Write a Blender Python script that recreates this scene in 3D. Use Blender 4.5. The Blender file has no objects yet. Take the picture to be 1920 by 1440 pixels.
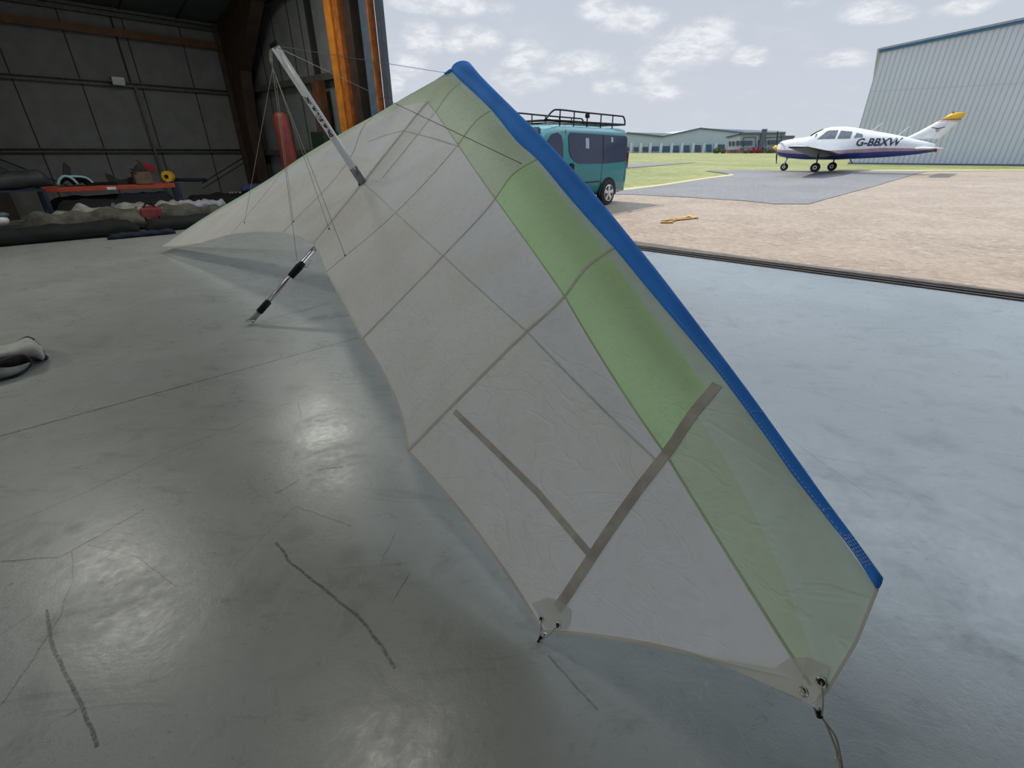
import bpy, bmesh, math, random
import numpy as np
from mathutils import Vector, Matrix
from mathutils.bvhtree import BVHTree
random.seed(7)
S = bpy.context.scene
COL = S.collection
PI = math.pi
V = Vector

# ------------------------------------------------------------------ camera
F = 870.0; H = 1.45; TH = math.atan(434/870.0); CT, ST = math.cos(TH), math.sin(TH)
cam = bpy.data.cameras.new('camera'); camo = bpy.data.objects.new('camera', cam); COL.objects.link(camo)
cam.sensor_width = 36; cam.lens = 36*F/1920; cam.clip_start = .02; cam.clip_end = 2000
camo.location = (0, 0, H); camo.rotation_euler = (PI/2-TH, 0, 0); S.camera = camo
S.view_settings.view_transform = 'Standard'; S.view_settings.look = 'None'
S.view_settings.gamma = 1; S.view_settings.use_curve_mapping = False
S.view_settings.exposure = 0.0

# ------------------------------------------------------------------ node helpers
class NT:
    def __init__(s, nt): s.nt = nt
    def n(s, t, **k):
        o = s.nt.nodes.new(t)
        for a, b in k.items(): setattr(o, a, b)
        return o
    def put(s, sock, v):
        if isinstance(v, bpy.types.NodeSocket): s.nt.links.new(v, sock)
        elif v is not None: sock.default_value = v
    def m(s, op, a, b=None, c=None, clamp=False):
        o = s.n('ShaderNodeMath', operation=op); o.use_clamp = clamp
        s.put(o.inputs[0], a); s.put(o.inputs[1], b)
        if c is not None: s.put(o.inputs[2], c)
        return o.outputs[0]
    def v(s, op, a, b=None, scale=None):
        o = s.n('ShaderNodeVectorMath', operation=op); s.put(o.inputs[0], a)
        if b is not None: s.put(o.inputs[1], b)
        if scale is not None: s.put(o.inputs['Scale'], scale)
        return o.outputs['Value'] if op in ('DOT_PRODUCT', 'LENGTH', 'DISTANCE') else o.outputs[0]
    def noise(s, vec, scale, detail=4, rough=.55, dist=0):
        o = s.n('ShaderNodeTexNoise'); s.put(o.inputs['Vector'], vec); o.inputs['Scale'].default_value = scale
        o.inputs['Detail'].default_value = detail; o.inputs['Roughness'].default_value = rough; o.inputs['Distortion'].default_value = dist
        return o.outputs['Fac']
    def ramp(s, f, a, b, va=0., vb=1., smooth=True):
        o = s.n('ShaderNodeMapRange'); o.interpolation_type = 'SMOOTHSTEP' if smooth else 'LINEAR'
        s.put(o.inputs[0], f); s.put(o.inputs[1], a); s.put(o.inputs[2], b); s.put(o.inputs[3], va); s.put(o.inputs[4], vb)
        return o.outputs[0]
    def mix(s, f, a, b, blend='MIX'):
        o = s.n('ShaderNodeMix', data_type='RGBA', blend_type=blend)
        s.put(o.inputs[0], f); s.put(o.inputs[6], c4(a)); s.put(o.inputs[7], c4(b)); return o.outputs[2]
    def scalev(s, vec, xyz):
        return s.v('MULTIPLY', vec, xyz)
def c4(c):
    if isinstance(c, bpy.types.NodeSocket): return c
    return (c[0], c[1], c[2], 1.0)
def sr(r, g, b):
    f = lambda x: ((x/255+.055)/1.055)**2.4 if x > 10 else x/255/12.92
    return (f(r), f(g), f(b))

# ------------------------------------------------------------------ world
SUN_DIR = V((-.42, .415, .84)).normalized()         # towards the sun
W = bpy.data.worlds.new('sky'); S.world = W; W.use_nodes = True; W.node_tree.nodes.clear(); w = NT(W.node_tree)
tc = w.n('ShaderNodeTexCoord').outputs['Generated']
d = w.v('NORMALIZE', tc)
sp = w.n('ShaderNodeSeparateXYZ'); w.put(sp.inputs[0], d)
az = w.m('ARCTAN2', sp.outputs[0], sp.outputs[1]); el = w.m('ARCSINE', sp.outputs[2])
sky = w.mix(w.ramp(el, 0.0, .35), sr(198, 204, 214), sr(186, 195, 208))
sky = w.mix(w.ramp(el, .36, .75), sky, (.55, .74, 1.0))
lobe = w.m('MULTIPLY', w.ramp(w.v('DOT_PRODUCT', d, tuple(V((.50, .50, .70)).normalized())), .62, .97), w.ramp(el, .32, .6))   # bright sky patch above the view, added to light the floor by the doorway
hz = w.m('ADD', w.m('MAXIMUM', sp.outputs[2], 0.), .22)
cb = w.n('ShaderNodeCombineXYZ'); w.put(cb.inputs[0], w.m('DIVIDE', sp.outputs[0], hz)); w.put(cb.inputs[1], w.m('DIVIDE', sp.outputs[1], hz))
n1 = w.noise(cb.outputs[0], 3.2, 7, .62, .3); n2 = w.noise(cb.outputs[0], 9., 6, .65, .2)
cv = w.n('ShaderNodeCombineXYZ'); w.put(cv.inputs[0], az); w.put(cv.inputs[1], w.m('MULTIPLY', el, 1.6))
n3 = w.noise(cv.outputs[0], 9., 8, .60, .3)
def skydir(px, py):
    u, v = px-960, 720-py; x, y, z = u, F*CT+v*ST, v*CT-F*ST
    return math.atan2(x, y), math.asin(z/math.sqrt(x*x+y*y+z*z))
blob = None
for px, py, wx, wy, st in [(1275, 95, 95, 55, 1), (1330, 60, 50, 38, .9), (1410, 105, 42, 20, .9), (1190, 38, 70, 30, .9), (1240, 130, 60, 30, .7), (1115, 20, 45, 22, .8),
        (790, 75, 42, 42, .9), (890, 75, 60, 30, 1), (985, 105, 50, 34, 1), (1070, 125, 90, 30, .9), (1010, 150, 110, 30, .6), (850, 10, 110, 24, .9),
        (1650, 22, 80, 26, 1), (1580, 112, 70, 22, .8), (1800, 12, 70, 16, .8), (1500, 8, 40, 14, .6), (1130, 165, 60, 22, .6), (760, 120, 60, 40, .7), (1250, 175, 80, 22, .55), (735, 150, 30, 24, .9)]:
    a, e = skydir(px, py); a2, _ = skydir(px+wx, py); _, e2 = skydir(px, py-wy)
    qa = w.m('MULTIPLY', w.m('SUBTRACT', az, a), 1/(abs(a2-a)+1e-4)); qe = w.m('MULTIPLY', w.m('SUBTRACT', el, e), 1/(abs(e2-e)+1e-4))
    b = w.m('MULTIPLY', w.m('SUBTRACT', 1.25, w.m('SQRT', w.m('ADD', w.m('MULTIPLY', qa, qa), w.m('MULTIPLY', qe, qe)))), st)
    blob = b if blob is None else w.m('MAXIMUM', blob, b)
dens = w.m('ADD', w.m('MULTIPLY', w.m('MAXIMUM', blob, -.35), .75), w.m('MULTIPLY', w.m('SUBTRACT', n3, .5), 1.7))
cm = w.ramp(dens, .08, .62)
cov = w.m('MULTIPLY', w.ramp(n1, .5, .72), w.ramp(el, 1.5, .55, .2, .45))
cm = w.m('MAXIMUM', w.m('MULTIPLY', cm, .8), w.m('MULTIPLY', cov, .3))
ccol = w.mix(w.ramp(n2, .35, .65), sr(205, 208, 215), sr(238, 239, 242))
skyc = w.mix(cm, sky, ccol); skyc = w.mix(lobe, skyc, (2.1, 2.45, 2.9))
skyc = w.mix(w.ramp(sp.outputs[2], -.02, 0.), (.18, .18, .14), skyc)
bg = w.n('ShaderNodeBackground'); w.put(bg.inputs[0], skyc); bg.inputs[1].default_value = 1.08
wo = w.n('ShaderNodeOutputWorld'); w.nt.links.new(bg.outputs[0], wo.inputs[0])

sun = bpy.data.lights.new('sun', 'SUN'); sun.energy = 3.9; sun.angle = .012; sun.color = (1, .95, .87)
suno = bpy.data.objects.new('sun', sun); COL.objects.link(suno); suno.rotation_euler = SUN_DIR.to_track_quat('Z', 'Y').to_euler()

# hangar frame of reference
P0 = np.array([2.16, 7.83]); B = np.array([-.7565, .654]); NT_ = np.array([.654, .7565])   # along / out of the door line
A = np.array([.703, .711]); CS = 13.908; CC = P0+B*CS                                      # along the left wall, its far corner
WN = np.array([A[1], -A[0]])                                                               # left wall, into the room

# added unseen fill lamps, first read from floor glints (fittings are built further down)
LAMPS = [(-4.9, 10.2, 5.6), (-6.6, 5.5, 5.4), (-1.6, 3.2, 6.0), (-4.0, -1.0, 6.0), (-.6, -3.5, 6.4), (3.2, 0.2, 6.6), (-8.2, 1.2, 5.2)]
LAMP_W = [100, 64, 24, 9, 2, 2, 44]
for (x, y, z), pw in zip(LAMPS, LAMP_W):
    l = bpy.data.lights.new('roof_fill_light', 'AREA'); l.shape = 'RECTANGLE'; l.size = .9; l.size_y = .5; l.energy = pw; l.color = (1, .98, .90)
    lo = bpy.data.objects.new('roof_fill_light', l); COL.objects.link(lo); lo.location = (x, y, z-.09); lo.rotation_euler = (0, 0, math.radians(45))

# ------------------------------------------------------------------ pixel measuring helpers (distances recovered from the photo)
CAM = V((0, 0, H))
def ray(px, py):
    u, v = px-960, 720-py
    return V((u, F*CT+v*ST, v*CT-F*ST)).normalized()
def snap(px, py, M):
    r = ray(px, py); return CAM+r*((V(M)-CAM).dot(r))
GK = [(-60, 0), (0, 0), (2, .03), (5, .1), (10, .22), (16, .36), (24, .52), (34, .62), (45, .70), (60, .82), (80, .94), (110, 1.12), (150, 1.33), (180, 1.45), (260, 1.6), (900, 1.6)]
def dout(x, y): return float((np.array([x, y])-P0)@NT_)
def g(x, y):
    d_ = dout(x, y); return float(np.interp(d_, [k[0] for k in GK], [k[1] for k in GK]))
def gpt(px, py):
    r = ray(px, py); t = .5
    while t < 600:
        p = CAM+r*t
        if p.z <= g(p.x, p.y): break
        t *= 1.002
    return V((p.x, p.y, g(p.x, p.y)))
def fpt(px, py, z=0.0):
    r = ray(px, py); t = (z-H)/r.z; return CAM+r*t
def wpt(px, py, off):
    r = ray(px, py); n = V((WN[0], WN[1], 0)); p = V((CC[0], CC[1], 0))+n*off
    t = (p-CAM).dot(n)/r.dot(n); return CAM+r*t
def wall(s_, z, off=0.0):
    p = CC+A*s_+WN*off; return V((p[0], p[1], z))
def fw(s_, z, off=0.0):                                # point on the front wall plane; off > 0 is inside
    p = P0+B*s_-NT_*off; return V((p[0], p[1], z))

# ------------------------------------------------------------------ materials
MATS = {}
def mat(name, col, rough=.6, metal=0., var=.12, scale=6., bump=0., bscale=40., coat=0., trans=0., emis=None, spec=.5, detail=5, stretch=(1, 1, 1), alpha=None):
    if name in MATS: return MATS[name]
    m = bpy.data.materials.new(name); m.use_nodes = True; m.node_tree.nodes.clear(); t = NT(m.node_tree)
    out = t.n('ShaderNodeOutputMaterial'); p = t.n('ShaderNodeBsdfPrincipled')
    oc = t.n('ShaderNodeTexCoord').outputs['Object']; oc = t.scalev(oc, stretch)
    n = t.noise(oc, scale, detail)
    dk = tuple(c*(1-var) for c in col); lt = tuple(min(1, c*(1+var)) for c in col)
    t.put(p.inputs['Base Color'], t.mix(t.ramp(n, .3, .7), dk, lt))
    p.inputs['Roughness'].default_value = rough; p.inputs['Metallic'].default_value = metal
    p.inputs['Specular IOR Level'].default_value = spec; p.inputs['Coat Weight'].default_value = coat; p.inputs['Coat Roughness'].default_value = .08
    if bump:
        b = t.n('ShaderNodeBump'); b.inputs['Strength'].default_value = bump; b.inputs['Distance'].default_value = .01
        t.put(b.inputs['Height'], t.noise(oc, bscale, 4)); t.put(p.inputs['Normal'], b.outputs[0])
    sh = p.outputs[0]
    if trans:
        tr = t.n('ShaderNodeBsdfTranslucent'); t.put(tr.inputs[0], t.mix(t.ramp(n, .3, .7), tuple(c*.96 for c in col), col))
        mx = t.n('ShaderNodeMixShader'); mx.inputs[0].default_value = trans; t.nt.links.new(sh, mx.inputs[1]); t.nt.links.new(tr.outputs[0], mx.inputs[2]); sh = mx.outputs[0]
    if emis: p.inputs['Emission Color'].default_value = c4(emis[0]); p.inputs['Emission Strength'].default_value = emis[1]
    if alpha is not None: p.inputs['Alpha'].default_value = alpha
    t.nt.links.new(sh, out.inputs[0]); MATS[name] = m; return m

def sail_mat(name, col, trans=.4, dirt=.10, bump=.25):
    m = bpy.data.materials.new(name); m.use_nodes = True; m.node_tree.nodes.clear(); t = NT(m.node_tree)
    out = t.n('ShaderNodeOutputMaterial'); oc = t.n('ShaderNodeTexCoord').outputs['Object']
    n = t.noise(oc, 1.6, 6, .6); n2 = t.noise(oc, 22., 3)
    c = t.mix(t.ramp(n, .35, .75), col, tuple(x*(1-dirt)*k for x, k in zip(col, (1, .985, .93))))
    c = t.mix(t.m('MULTIPLY', t.ramp(n2, .45, .7), .06), c, (.3, .29, .25))
    # creases: stretched ridged noise
    cr = t.noise(t.scalev(oc, (1.2, 1.2, 2.6)), 2.4, 4, .5, 1.6)
    rid = t.m('ABSOLUTE', t.m('SUBTRACT', cr, .5)); rid = t.ramp(rid, 0., .05, 1., 0.)
    ht = t.m('ADD', t.m('MULTIPLY', rid, .35), t.m('MULTIPLY', t.noise(oc, 5., 5, .6, .8), 1.2))
    b = t.n('ShaderNodeBump'); b.inputs['Strength'].default_value = bump; b.inputs['Distance'].default_value = .02; t.put(b.inputs['Height'], ht)
    df = t.n('ShaderNodeBsdfPrincipled'); t.put(df.inputs['Base Color'], c); df.inputs['Roughness'].default_value = .55; df.inputs['Specular IOR Level'].default_value = .25
    t.put(df.inputs['Normal'], b.outputs[0])
    tr = t.n('ShaderNodeBsdfTranslucent'); t.put(tr.inputs[0], c); t.put(tr.inputs['Normal'], b.outputs[0])
    mx = t.n('ShaderNodeMixShader'); mx.inputs[0].default_value = trans
    t.nt.links.new(df.outputs[0], mx.inputs[1]); t.nt.links.new(tr.outputs[0], mx.inputs[2]); t.nt.links.new(mx.outputs[0], out.inputs[0])
    return m

# hangar floor: painted concrete, worn and scratched
def floor_mat():
    m = bpy.data.materials.new('painted_concrete'); m.use_nodes = True; m.node_tree.nodes.clear(); t = NT(m.node_tree)
    out = t.n('ShaderNodeOutputMaterial'); p = t.n('ShaderNodeBsdfPrincipled'); oc = t.n('ShaderNodeTexCoord').outputs['Object']
    big = t.noise(oc, .55, 5, .6, .4); mid = t.noise(oc, 3.0, 7, .68, .6); fine = t.noise(oc, 28., 5, .7); sc = t.noise(t.scalev(oc, (5, 1.2, 1)), 3., 8, .75, 1.6)
    c = t.mix(t.ramp(big, .3, .7), (.34, .36, .335), (.435, .455, .43))
    c = t.mix(t.m('MULTIPLY', t.ramp(mid, .52, .72), .75), c, (.24, .25, .24))
    area = t.ramp(t.noise(oc, 1.3, 4, .6, .5), .42, .68, .05, 1.)
    c = t.mix(t.m('MULTIPLY', t.m('MULTIPLY', t.ramp(fine, .60, .70), .7), area), c, (.15, .155, .145)); vf = t.noise(t.scalev(oc, (1.6, 1, 1)), 85., 5, .75)
    c = t.mix(t.m('MULTIPLY', t.m('MULTIPLY', t.ramp(vf, .60, .70), .6), t.m('ADD', area, .15)), c, (.13, .13, .12))
    st_ = t.noise(t.scalev(oc, (1, 3.5, 1)), 2.2, 8, .72, .9); c = t.mix(t.m('MULTIPLY', t.ramp(st_, .54, .64), .35), c, (.20, .205, .195))
    c = t.mix(t.m('MULTIPLY', t.ramp(sc, .60, .66), .4), c, (.50, .52, .50))
    sx = t.n('ShaderNodeSeparateXYZ'); t.put(sx.inputs[0], oc)
    wob = t.v('SCALE', t.v('SUBTRACT', t.nt_noise_vec(oc) if hasattr(t, 'nt_noise_vec') else oc, oc), scale=0.)
    nv = t.n('ShaderNodeTexNoise'); t.put(nv.inputs['Vector'], oc); nv.inputs['Scale'].default_value = 9.; nv.inputs['Detail'].default_value = 4
    pw = t.v('ADD', oc, t.v('SCALE', t.v('SUBTRACT', nv.outputs['Color'], (.5, .5, .5)), scale=.02))
    pw = t.v('MULTIPLY', pw, (1, 1, 0)); pc = t.v('MULTIPLY', oc, (1, 1, 0))
    tot = None
    def seg(a, b, wd, st, wobble=True):
        nonlocal tot
        P = pw if wobble else pc
        a = V((a[0], a[1], 0)); b = V((b[0], b[1], 0)); ba = b-a
        pa = t.v('SUBTRACT', P, tuple(a)); h = t.m('MULTIPLY', t.v('DOT_PRODUCT', pa, tuple(ba)), 1/ba.length_squared, clamp=True)
        dd = t.v('LENGTH', t.v('SUBTRACT', pa, t.v('SCALE', tuple(ba), scale=h)))
        f = t.m('MULTIPLY', t.ramp(dd, wd*.35, wd, 1., 0.), st); tot = f if tot is None else t.m('MAXIMUM', tot, f)
    def line(px, wd, st, wobble=True):
        q = [fpt(*p_) for p_ in px]
        for a, b in zip(q, q[1:]): seg(a, b, wd, st, wobble)
    line([(0, 818), (672, 633)], .008, 1., False); line([(1205, 481), (1230, 473)], .015, .9, False)
    line([(88, 1145), (95, 1200), (125, 1265), (155, 1320), (180, 1400)], .0075, .8)
    line([(518, 1018), (545, 1055), (590, 1090), (660, 1145), (700, 1190), (740, 1250)], .0075, .8)
    line([(0, 1053), (110, 1045), (185, 1005), (270, 955)], .006, .7)
    line([(60, 965), (190, 910), (310, 850), (400, 815)], .005, .5); line([(165, 1022), (255, 1043), (330, 1100)], .004, .5)
    line([(135, 1030), (138, 1085), (115, 1150), (60, 1240), (0, 1325)], .004, .5); line([(555, 950), (660, 987)], .004, .6)
    line([(555, 950), (500, 1000), (440, 1060)], .003, .4); line([(430, 805), (500, 770), (575, 745)], .005, .5); line([(560, 755), (565, 785)], .005, .7)
    line([(520, 925), (560, 900)], .005, .9); line([(600, 880), (640, 875)], .007, .9); line([(770, 1075), (735, 1130)], .004, .6)
    line([(1310, 598), (1345, 603), (1395, 618)], .008, .5); line([(1530, 735), (1620, 765), (1700, 785)], .005, .5); line([(1470, 815), (1560, 880), (1640, 935)], .005, .45)
    line([(1030, 1230), (1080, 1290), (1120, 1330)], .005, .5); line([(130, 1340), (160, 1320)], .005, .5); line([(740, 1000), (715, 1055)], .004, .4)
    line([(1500, 850), (1620, 870)], .012, .25); line([(0, 1190), (60, 1150)], .004, .4)
    brk = t.ramp(t.noise(oc, 60., 4, .7), .36, .56)
    c = t.mix(t.m('MULTIPLY', tot, t.m('ADD', t.m('MULTIPLY', brk, .6), .4)), c, (.035, .036, .033))
    # oil blotches
    for px, py, r_, st in [(1700, 655, .22, .4), (1730, 690, .12, .3), (1440, 860, .3, .25), (140, 990, .06, .8), (90, 1015, .05, .6), (660, 1040, .08, .5), (560, 1000, .07, .4), (470, 1120, .1, .35)]:
        q = fpt(px, py); dd = t.v('LENGTH', t.v('SUBTRACT', pc, (q.x, q.y, 0)))
        f = t.ramp(t.m('ADD', dd, t.m('MULTIPLY', t.m('SUBTRACT', mid, .5), r_*2.5)), r_*.3, r_, st*.7, 0.); c = t.mix(f, c, (.17, .18, .17))
    t.put(p.inputs['Base Color'], c)
    t.put(p.inputs['Roughness'], t.ramp(t.m('ADD', t.m('MULTIPLY', mid, .6), t.m('MULTIPLY', fine, .4)), .3, .7, .24, .42))
    p.inputs['Specular IOR Level'].default_value = .95
    b = t.n('ShaderNodeBump'); b.inputs['Strength'].default_value = .35; b.inputs['Distance'].default_value = .006
    t.put(b.inputs['Height'], t.m('ADD', t.m('MULTIPLY', mid, .6), t.m('MULTIPLY', fine, .35))); t.put(p.inputs['Normal'], b.outputs[0])
    t.nt.links.new(p.outputs[0], out.inputs[0]); return m

def ground_mat(name, cols, scale, fscale, stretch=(1, 1, 1), bump=.5, rough=.85):
    m = bpy.data.materials.new(name); m.use_nodes = True; m.node_tree.nodes.clear(); t = NT(m.node_tree)
    out = t.n('ShaderNodeOutputMaterial'); p = t.n('ShaderNodeBsdfPrincipled'); oc = t.scalev(t.n('ShaderNodeTexCoord').outputs['Object'], stretch)
    a = t.noise(oc, scale, 8, .7, .5); b_ = t.noise(oc, fscale, 6, .75)
    c = t.mix(t.ramp(a, .3, .7), cols[0], cols[1]); c = t.mix(t.m('MULTIPLY', t.ramp(b_, .52, .66), .7), c, cols[2]); c = t.mix(t.m('MULTIPLY', t.ramp(b_, .46, .34), .7), c, cols[3])
    t.put(p.inputs['Base Color'], c); p.inputs['Roughness'].default_value = rough; p.inputs['Specular IOR Level'].default_value = .2
    bb = t.n('ShaderNodeBump'); bb.inputs['Strength'].default_value = bump; bb.inputs['Distance'].default_value = .02; t.put(bb.inputs['Height'], b_); t.put(p.inputs['Normal'], bb.outputs[0])
    t.nt.links.new(p.outputs[0], out.inputs[0]); return m

# ------------------------------------------------------------------ mesh helpers
class MB:
    def __init__(s): s.v = []; s.f = []; s.mi = []; s.m = []; s.sm = []
    def add(s, vs, fs, mi=0, smooth=False):
        o = len(s.v); s.v += [tuple(x) for x in vs]
        for f in fs: s.f.append(tuple(i+o for i in f)); s.mi.append(mi); s.sm.append(smooth)
        return s
    def box(s, c, sz, ax=None, mi=0):
        c = V(c); X, Y, Z = ax if ax else (V((1, 0, 0)), V((0, 1, 0)), V((0, 0, 1)))
        vs = [c+X*(i*sz[0]/2)+Y*(j*sz[1]/2)+Z*(k*sz[2]/2) for i in (-1, 1) for j in (-1, 1) for k in (-1, 1)]
        return s.add(vs, [(0, 1, 3, 2), (4, 6, 7, 5), (0, 4, 5, 1), (2, 3, 7, 6), (0, 2, 6, 4), (1, 5, 7, 3)], mi)
    def loft(s, rings, mi=0, cap=True, smooth=True, closed=True, mis=None):
        n = len(rings[0]); o = len(s.v)
        for r in rings: s.v += [tuple(p) for p in r]
        for i in range(len(rings)-1):
            for j in range(n if closed else n-1):
                k = (j+1) % n
                s.f.append((o+i*n+j, o+i*n+k, o+(i+1)*n+k, o+(i+1)*n+j)); s.mi.append(mis[j] if mis else mi); s.sm.append(smooth)
        if cap:
            s.f.append(tuple(o+j for j in reversed(range(n)))); s.mi.append(mi); s.sm.append(False)
            s.f.append(tuple(o+(len(rings)-1)*n+j for j in range(n))); s.mi.append(mi); s.sm.append(False)
        return s
    def tube(s, pts, r, n=10, mi=0, cap=True, flat=1.0, fdir=None):
        pts = [V(p) for p in pts]; rings = []; up = None
        rs = r if isinstance(r, (list, tuple)) else [r]*len(pts)
        for i, p in enumerate(pts):
            t = (pts[min(i+1, len(pts)-1)]-pts[max(i-1, 0)]).normalized()
            if fdir is not None: up = V(fdir)
            if up is None: up = V((0, 0, 1)) if abs(t.z) < .9 else V((1, 0, 0))
            a = (up-t*up.dot(t)).normalized(); b = t.cross(a); up = a
            rings.append([p+a*(math.cos(2*PI*k/n)*rs[i])+b*(math.sin(2*PI*k/n)*rs[i]*flat) for k in range(n)])
        return s.loft(rings, mi, cap)
    def prism(s, poly, h, mi=0):
        poly = [V(p) for p in poly]; n = len(poly); h = V(h); q = [p+h for p in poly]
        return s.add(poly+q, [tuple(reversed(range(n))), tuple(range(n, 2*n))]+[(i, (i+1) % n, n+(i+1) % n, n+i) for i in range(n)], mi)
    def disc(s, c, axis, r, h, n=24, mi=0, r2=None):
        c = V(c); axis = V(axis).normalized(); return s.tube([c, c+axis*h], [r, r2 if r2 else r], n, mi)
    def sphere(s, c, r, ax=None, nu=16, nv=10, mi=0):
        c = V(c); R = (r, r, r) if not isinstance(r, (tuple, list)) else r
        X, Y, Z = ax if ax else (V((1, 0, 0)), V((0, 1, 0)), V((0, 0, 1)))
        rings = []
        for i in range(nv+1):
            th = PI*(i+.02)/(nv+.04); rings.append([c+X*(R[0]*math.sin(th)*math.cos(2*PI*j/nu))+Y*(R[1]*math.sin(th)*math.sin(2*PI*j/nu))+Z*(R[2]*math.cos(th)) for j in range(nu)])
        return s.loft(rings, mi)
    def build(s, name, mats, parent=None, origin=None, bevel=0., **k):
        me = bpy.data.meshes.new(name); org = V(origin) if origin is not None else V((0, 0, 0))
        me.from_pydata([tuple(V(p)-org) for p in s.v], [], s.f)
        for m_ in (mats if isinstance(mats, (list, tuple)) else [mats]): me.materials.append(m_)
        for p, mi, sm in zip(me.polygons, s.mi, s.sm): p.material_index = mi; p.use_smooth = sm
        me.update(); o = bpy.data.objects.new(name, me); COL.objects.link(o)
        if parent:
            o.parent = parent; o.location = org-(parent_loc(parent))
        else: o.location = org
        bm = bmesh.new(); bm.from_mesh(me); bmesh.ops.recalc_face_normals(bm, faces=bm.faces) if k.pop('recalc', True) else None; bm.to_mesh(me); bm.free()
        if bevel:
            bv = o.modifiers.new('bevel', 'BEVEL'); bv.width = bevel; bv.segments = 2; bv.limit_method = 'ANGLE'
        for a, b in k.items(): o[a] = b
        return o
def parent_loc(p):
    l = V((0, 0, 0))
    while p: l += V(p.location); p = p.parent
    return l
def empty(name, loc, label, cat, group=None):
    o = bpy.data.objects.new(name, None); COL.objects.link(o); o.location = loc; o.empty_display_size = .2
    o['label'] = label; o['category'] = cat
    if group: o['group'] = group
    return o
def crom(P, n):
    P = [V(p) for p in P]; out = []
    for i in range(len(P)-1):
        p0 = P[i-1] if i else P[0]*2-P[1]; p1, p2 = P[i], P[i+1]; p3 = P[i+2] if i+2 < len(P) else P[-1]*2-P[-2]
        k = n[i] if isinstance(n, list) else n
        for j in range(k):
            t = j/k; out.append(.5*((2*p1)+(p2-p0)*t+(2*p0-5*p1+4*p2-p3)*t*t+(3*p1-p0-3*p2+p3)*t**3))
    out.append(P[-1]); return out
def chordcurve(P, n):
    P = [V(p) for p in P]; m = len(P); dl = [max((P[i+1]-P[i]).length, 1e-4) for i in range(m-1)]; T_ = []
    for i in range(m):
        if i == 0: T_.append((P[1]-P[0])/dl[0])
        elif i == m-1: T_.append((P[-1]-P[-2])/dl[-1])
        else: T_.append(((P[i]-P[i-1])/dl[i-1]*dl[i]+(P[i+1]-P[i])/dl[i]*dl[i-1])/(dl[i]+dl[i-1]))
    out = []
    for i in range(m-1):
        for j in range(n[i]):
            t = j/n[i]; h = dl[i]; out.append(P[i]*(2*t**3-3*t*t+1)+T_[i]*(h*(t**3-2*t*t+t))+P[i+1]*(-2*t**3+3*t*t)+T_[i+1]*(h*(t**3-t*t)))
    out.append(P[-1]); return out
def text_mesh(name, s, size, M, material, parent, bold=.0, shear=0., ext=.002):
    cu = bpy.data.curves.new(name, 'FONT'); cu.body = s; cu.size = size; cu.shear = shear; cu.offset = bold; cu.extrude = ext; cu.align_x = 'CENTER'; cu.align_y = 'CENTER'
    o = bpy.data.objects.new(name+'_c', cu); COL.objects.link(o); bpy.context.view_layer.update()
    me = bpy.data.meshes.new_from_object(o.evaluated_get(bpy.context.evaluated_depsgraph_get())); bpy.data.objects.remove(o)
    me.transform(M); me.materials.clear(); me.materials.append(material); r = bpy.data.objects.new(name, me); COL.objects.link(r)
    for p in me.polygons: p.material_index = 0
    if parent: r.parent = parent
    return r

# ------------------------------------------------------------------ base materials
M_floor = floor_mat()
M_apron = ground_mat('apron_concrete', [(.27, .21, .16), (.35, .28, .22), (.46, .38, .30), (.14, .11, .09)], .6, 9., (1, 1, 1), .5)
M_tar = ground_mat('tarmac', [(.175, .165, .165), (.215, .205, .20), (.29, .28, .27), (.125, .118, .118)], .3, 9.)
M_grass = ground_mat('grass', [(.17, .19, .065), (.28, .27, .115), (.42, .38, .20), (.12, .15, .05)], .22, 2.2, (1, 1, 1), 1.)
M_track = mat('track_steel', (.16, .13, .115), .5, .4)
M_gap = mat('dark_gap', (.012, .012, .012), .8)
M_wallp = mat('wall_panel_grey', (.17, .18, .178), .8, var=.1, scale=3, bump=.2, bscale=120)
M_roofp = mat('roof_panel_dark', (.075, .08, .09), .8, var=.15, scale=2)
M_seam = mat('seam_dark', (.02, .02, .02), .8)
M_rail = mat('girt_grey', (.10, .10, .09), .55, .3, var=.25, scale=12)
M_obrown = mat('orange_brown_girt', (.11, .045, .018), .6, var=.3, scale=5)
M_brown = mat('brown_steel', (.045, .027, .018), .6, var=.3, scale=4)
M_orange = mat('orange_steel', (.62, .22, .03), .5, var=.2, scale=4)
M_orange2 = mat('orange_steel_worn', (.42, .13, .025), .55, var=.3, scale=6)
M_doorblue = mat('door_cladding_blue_grey', (.13, .18, .24), .5, .2, var=.15)
M_whitep = mat('white_paint', (.78, .78, .76), .4, var=.04)
M_black = mat('black_plastic', (.007, .007, .008), .6, var=.2, spec=.25)
M_rubber = mat('tyre_rubber', (.018, .018, .019), .8, var=.2)
M_alu = mat('aluminium', (.60, .60, .61), .28, .95, var=.08, scale=10)
M_steel = mat('bright_steel', (.72, .70, .66), .2, 1., var=.05)
M_wire = mat('wire_grey', (.26, .25, .24), .5, .5)
M_cordm = mat('cord_cream', (.42, .39, .30), .8)

def struct(o): o['kind'] = 'structure'; return o
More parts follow.
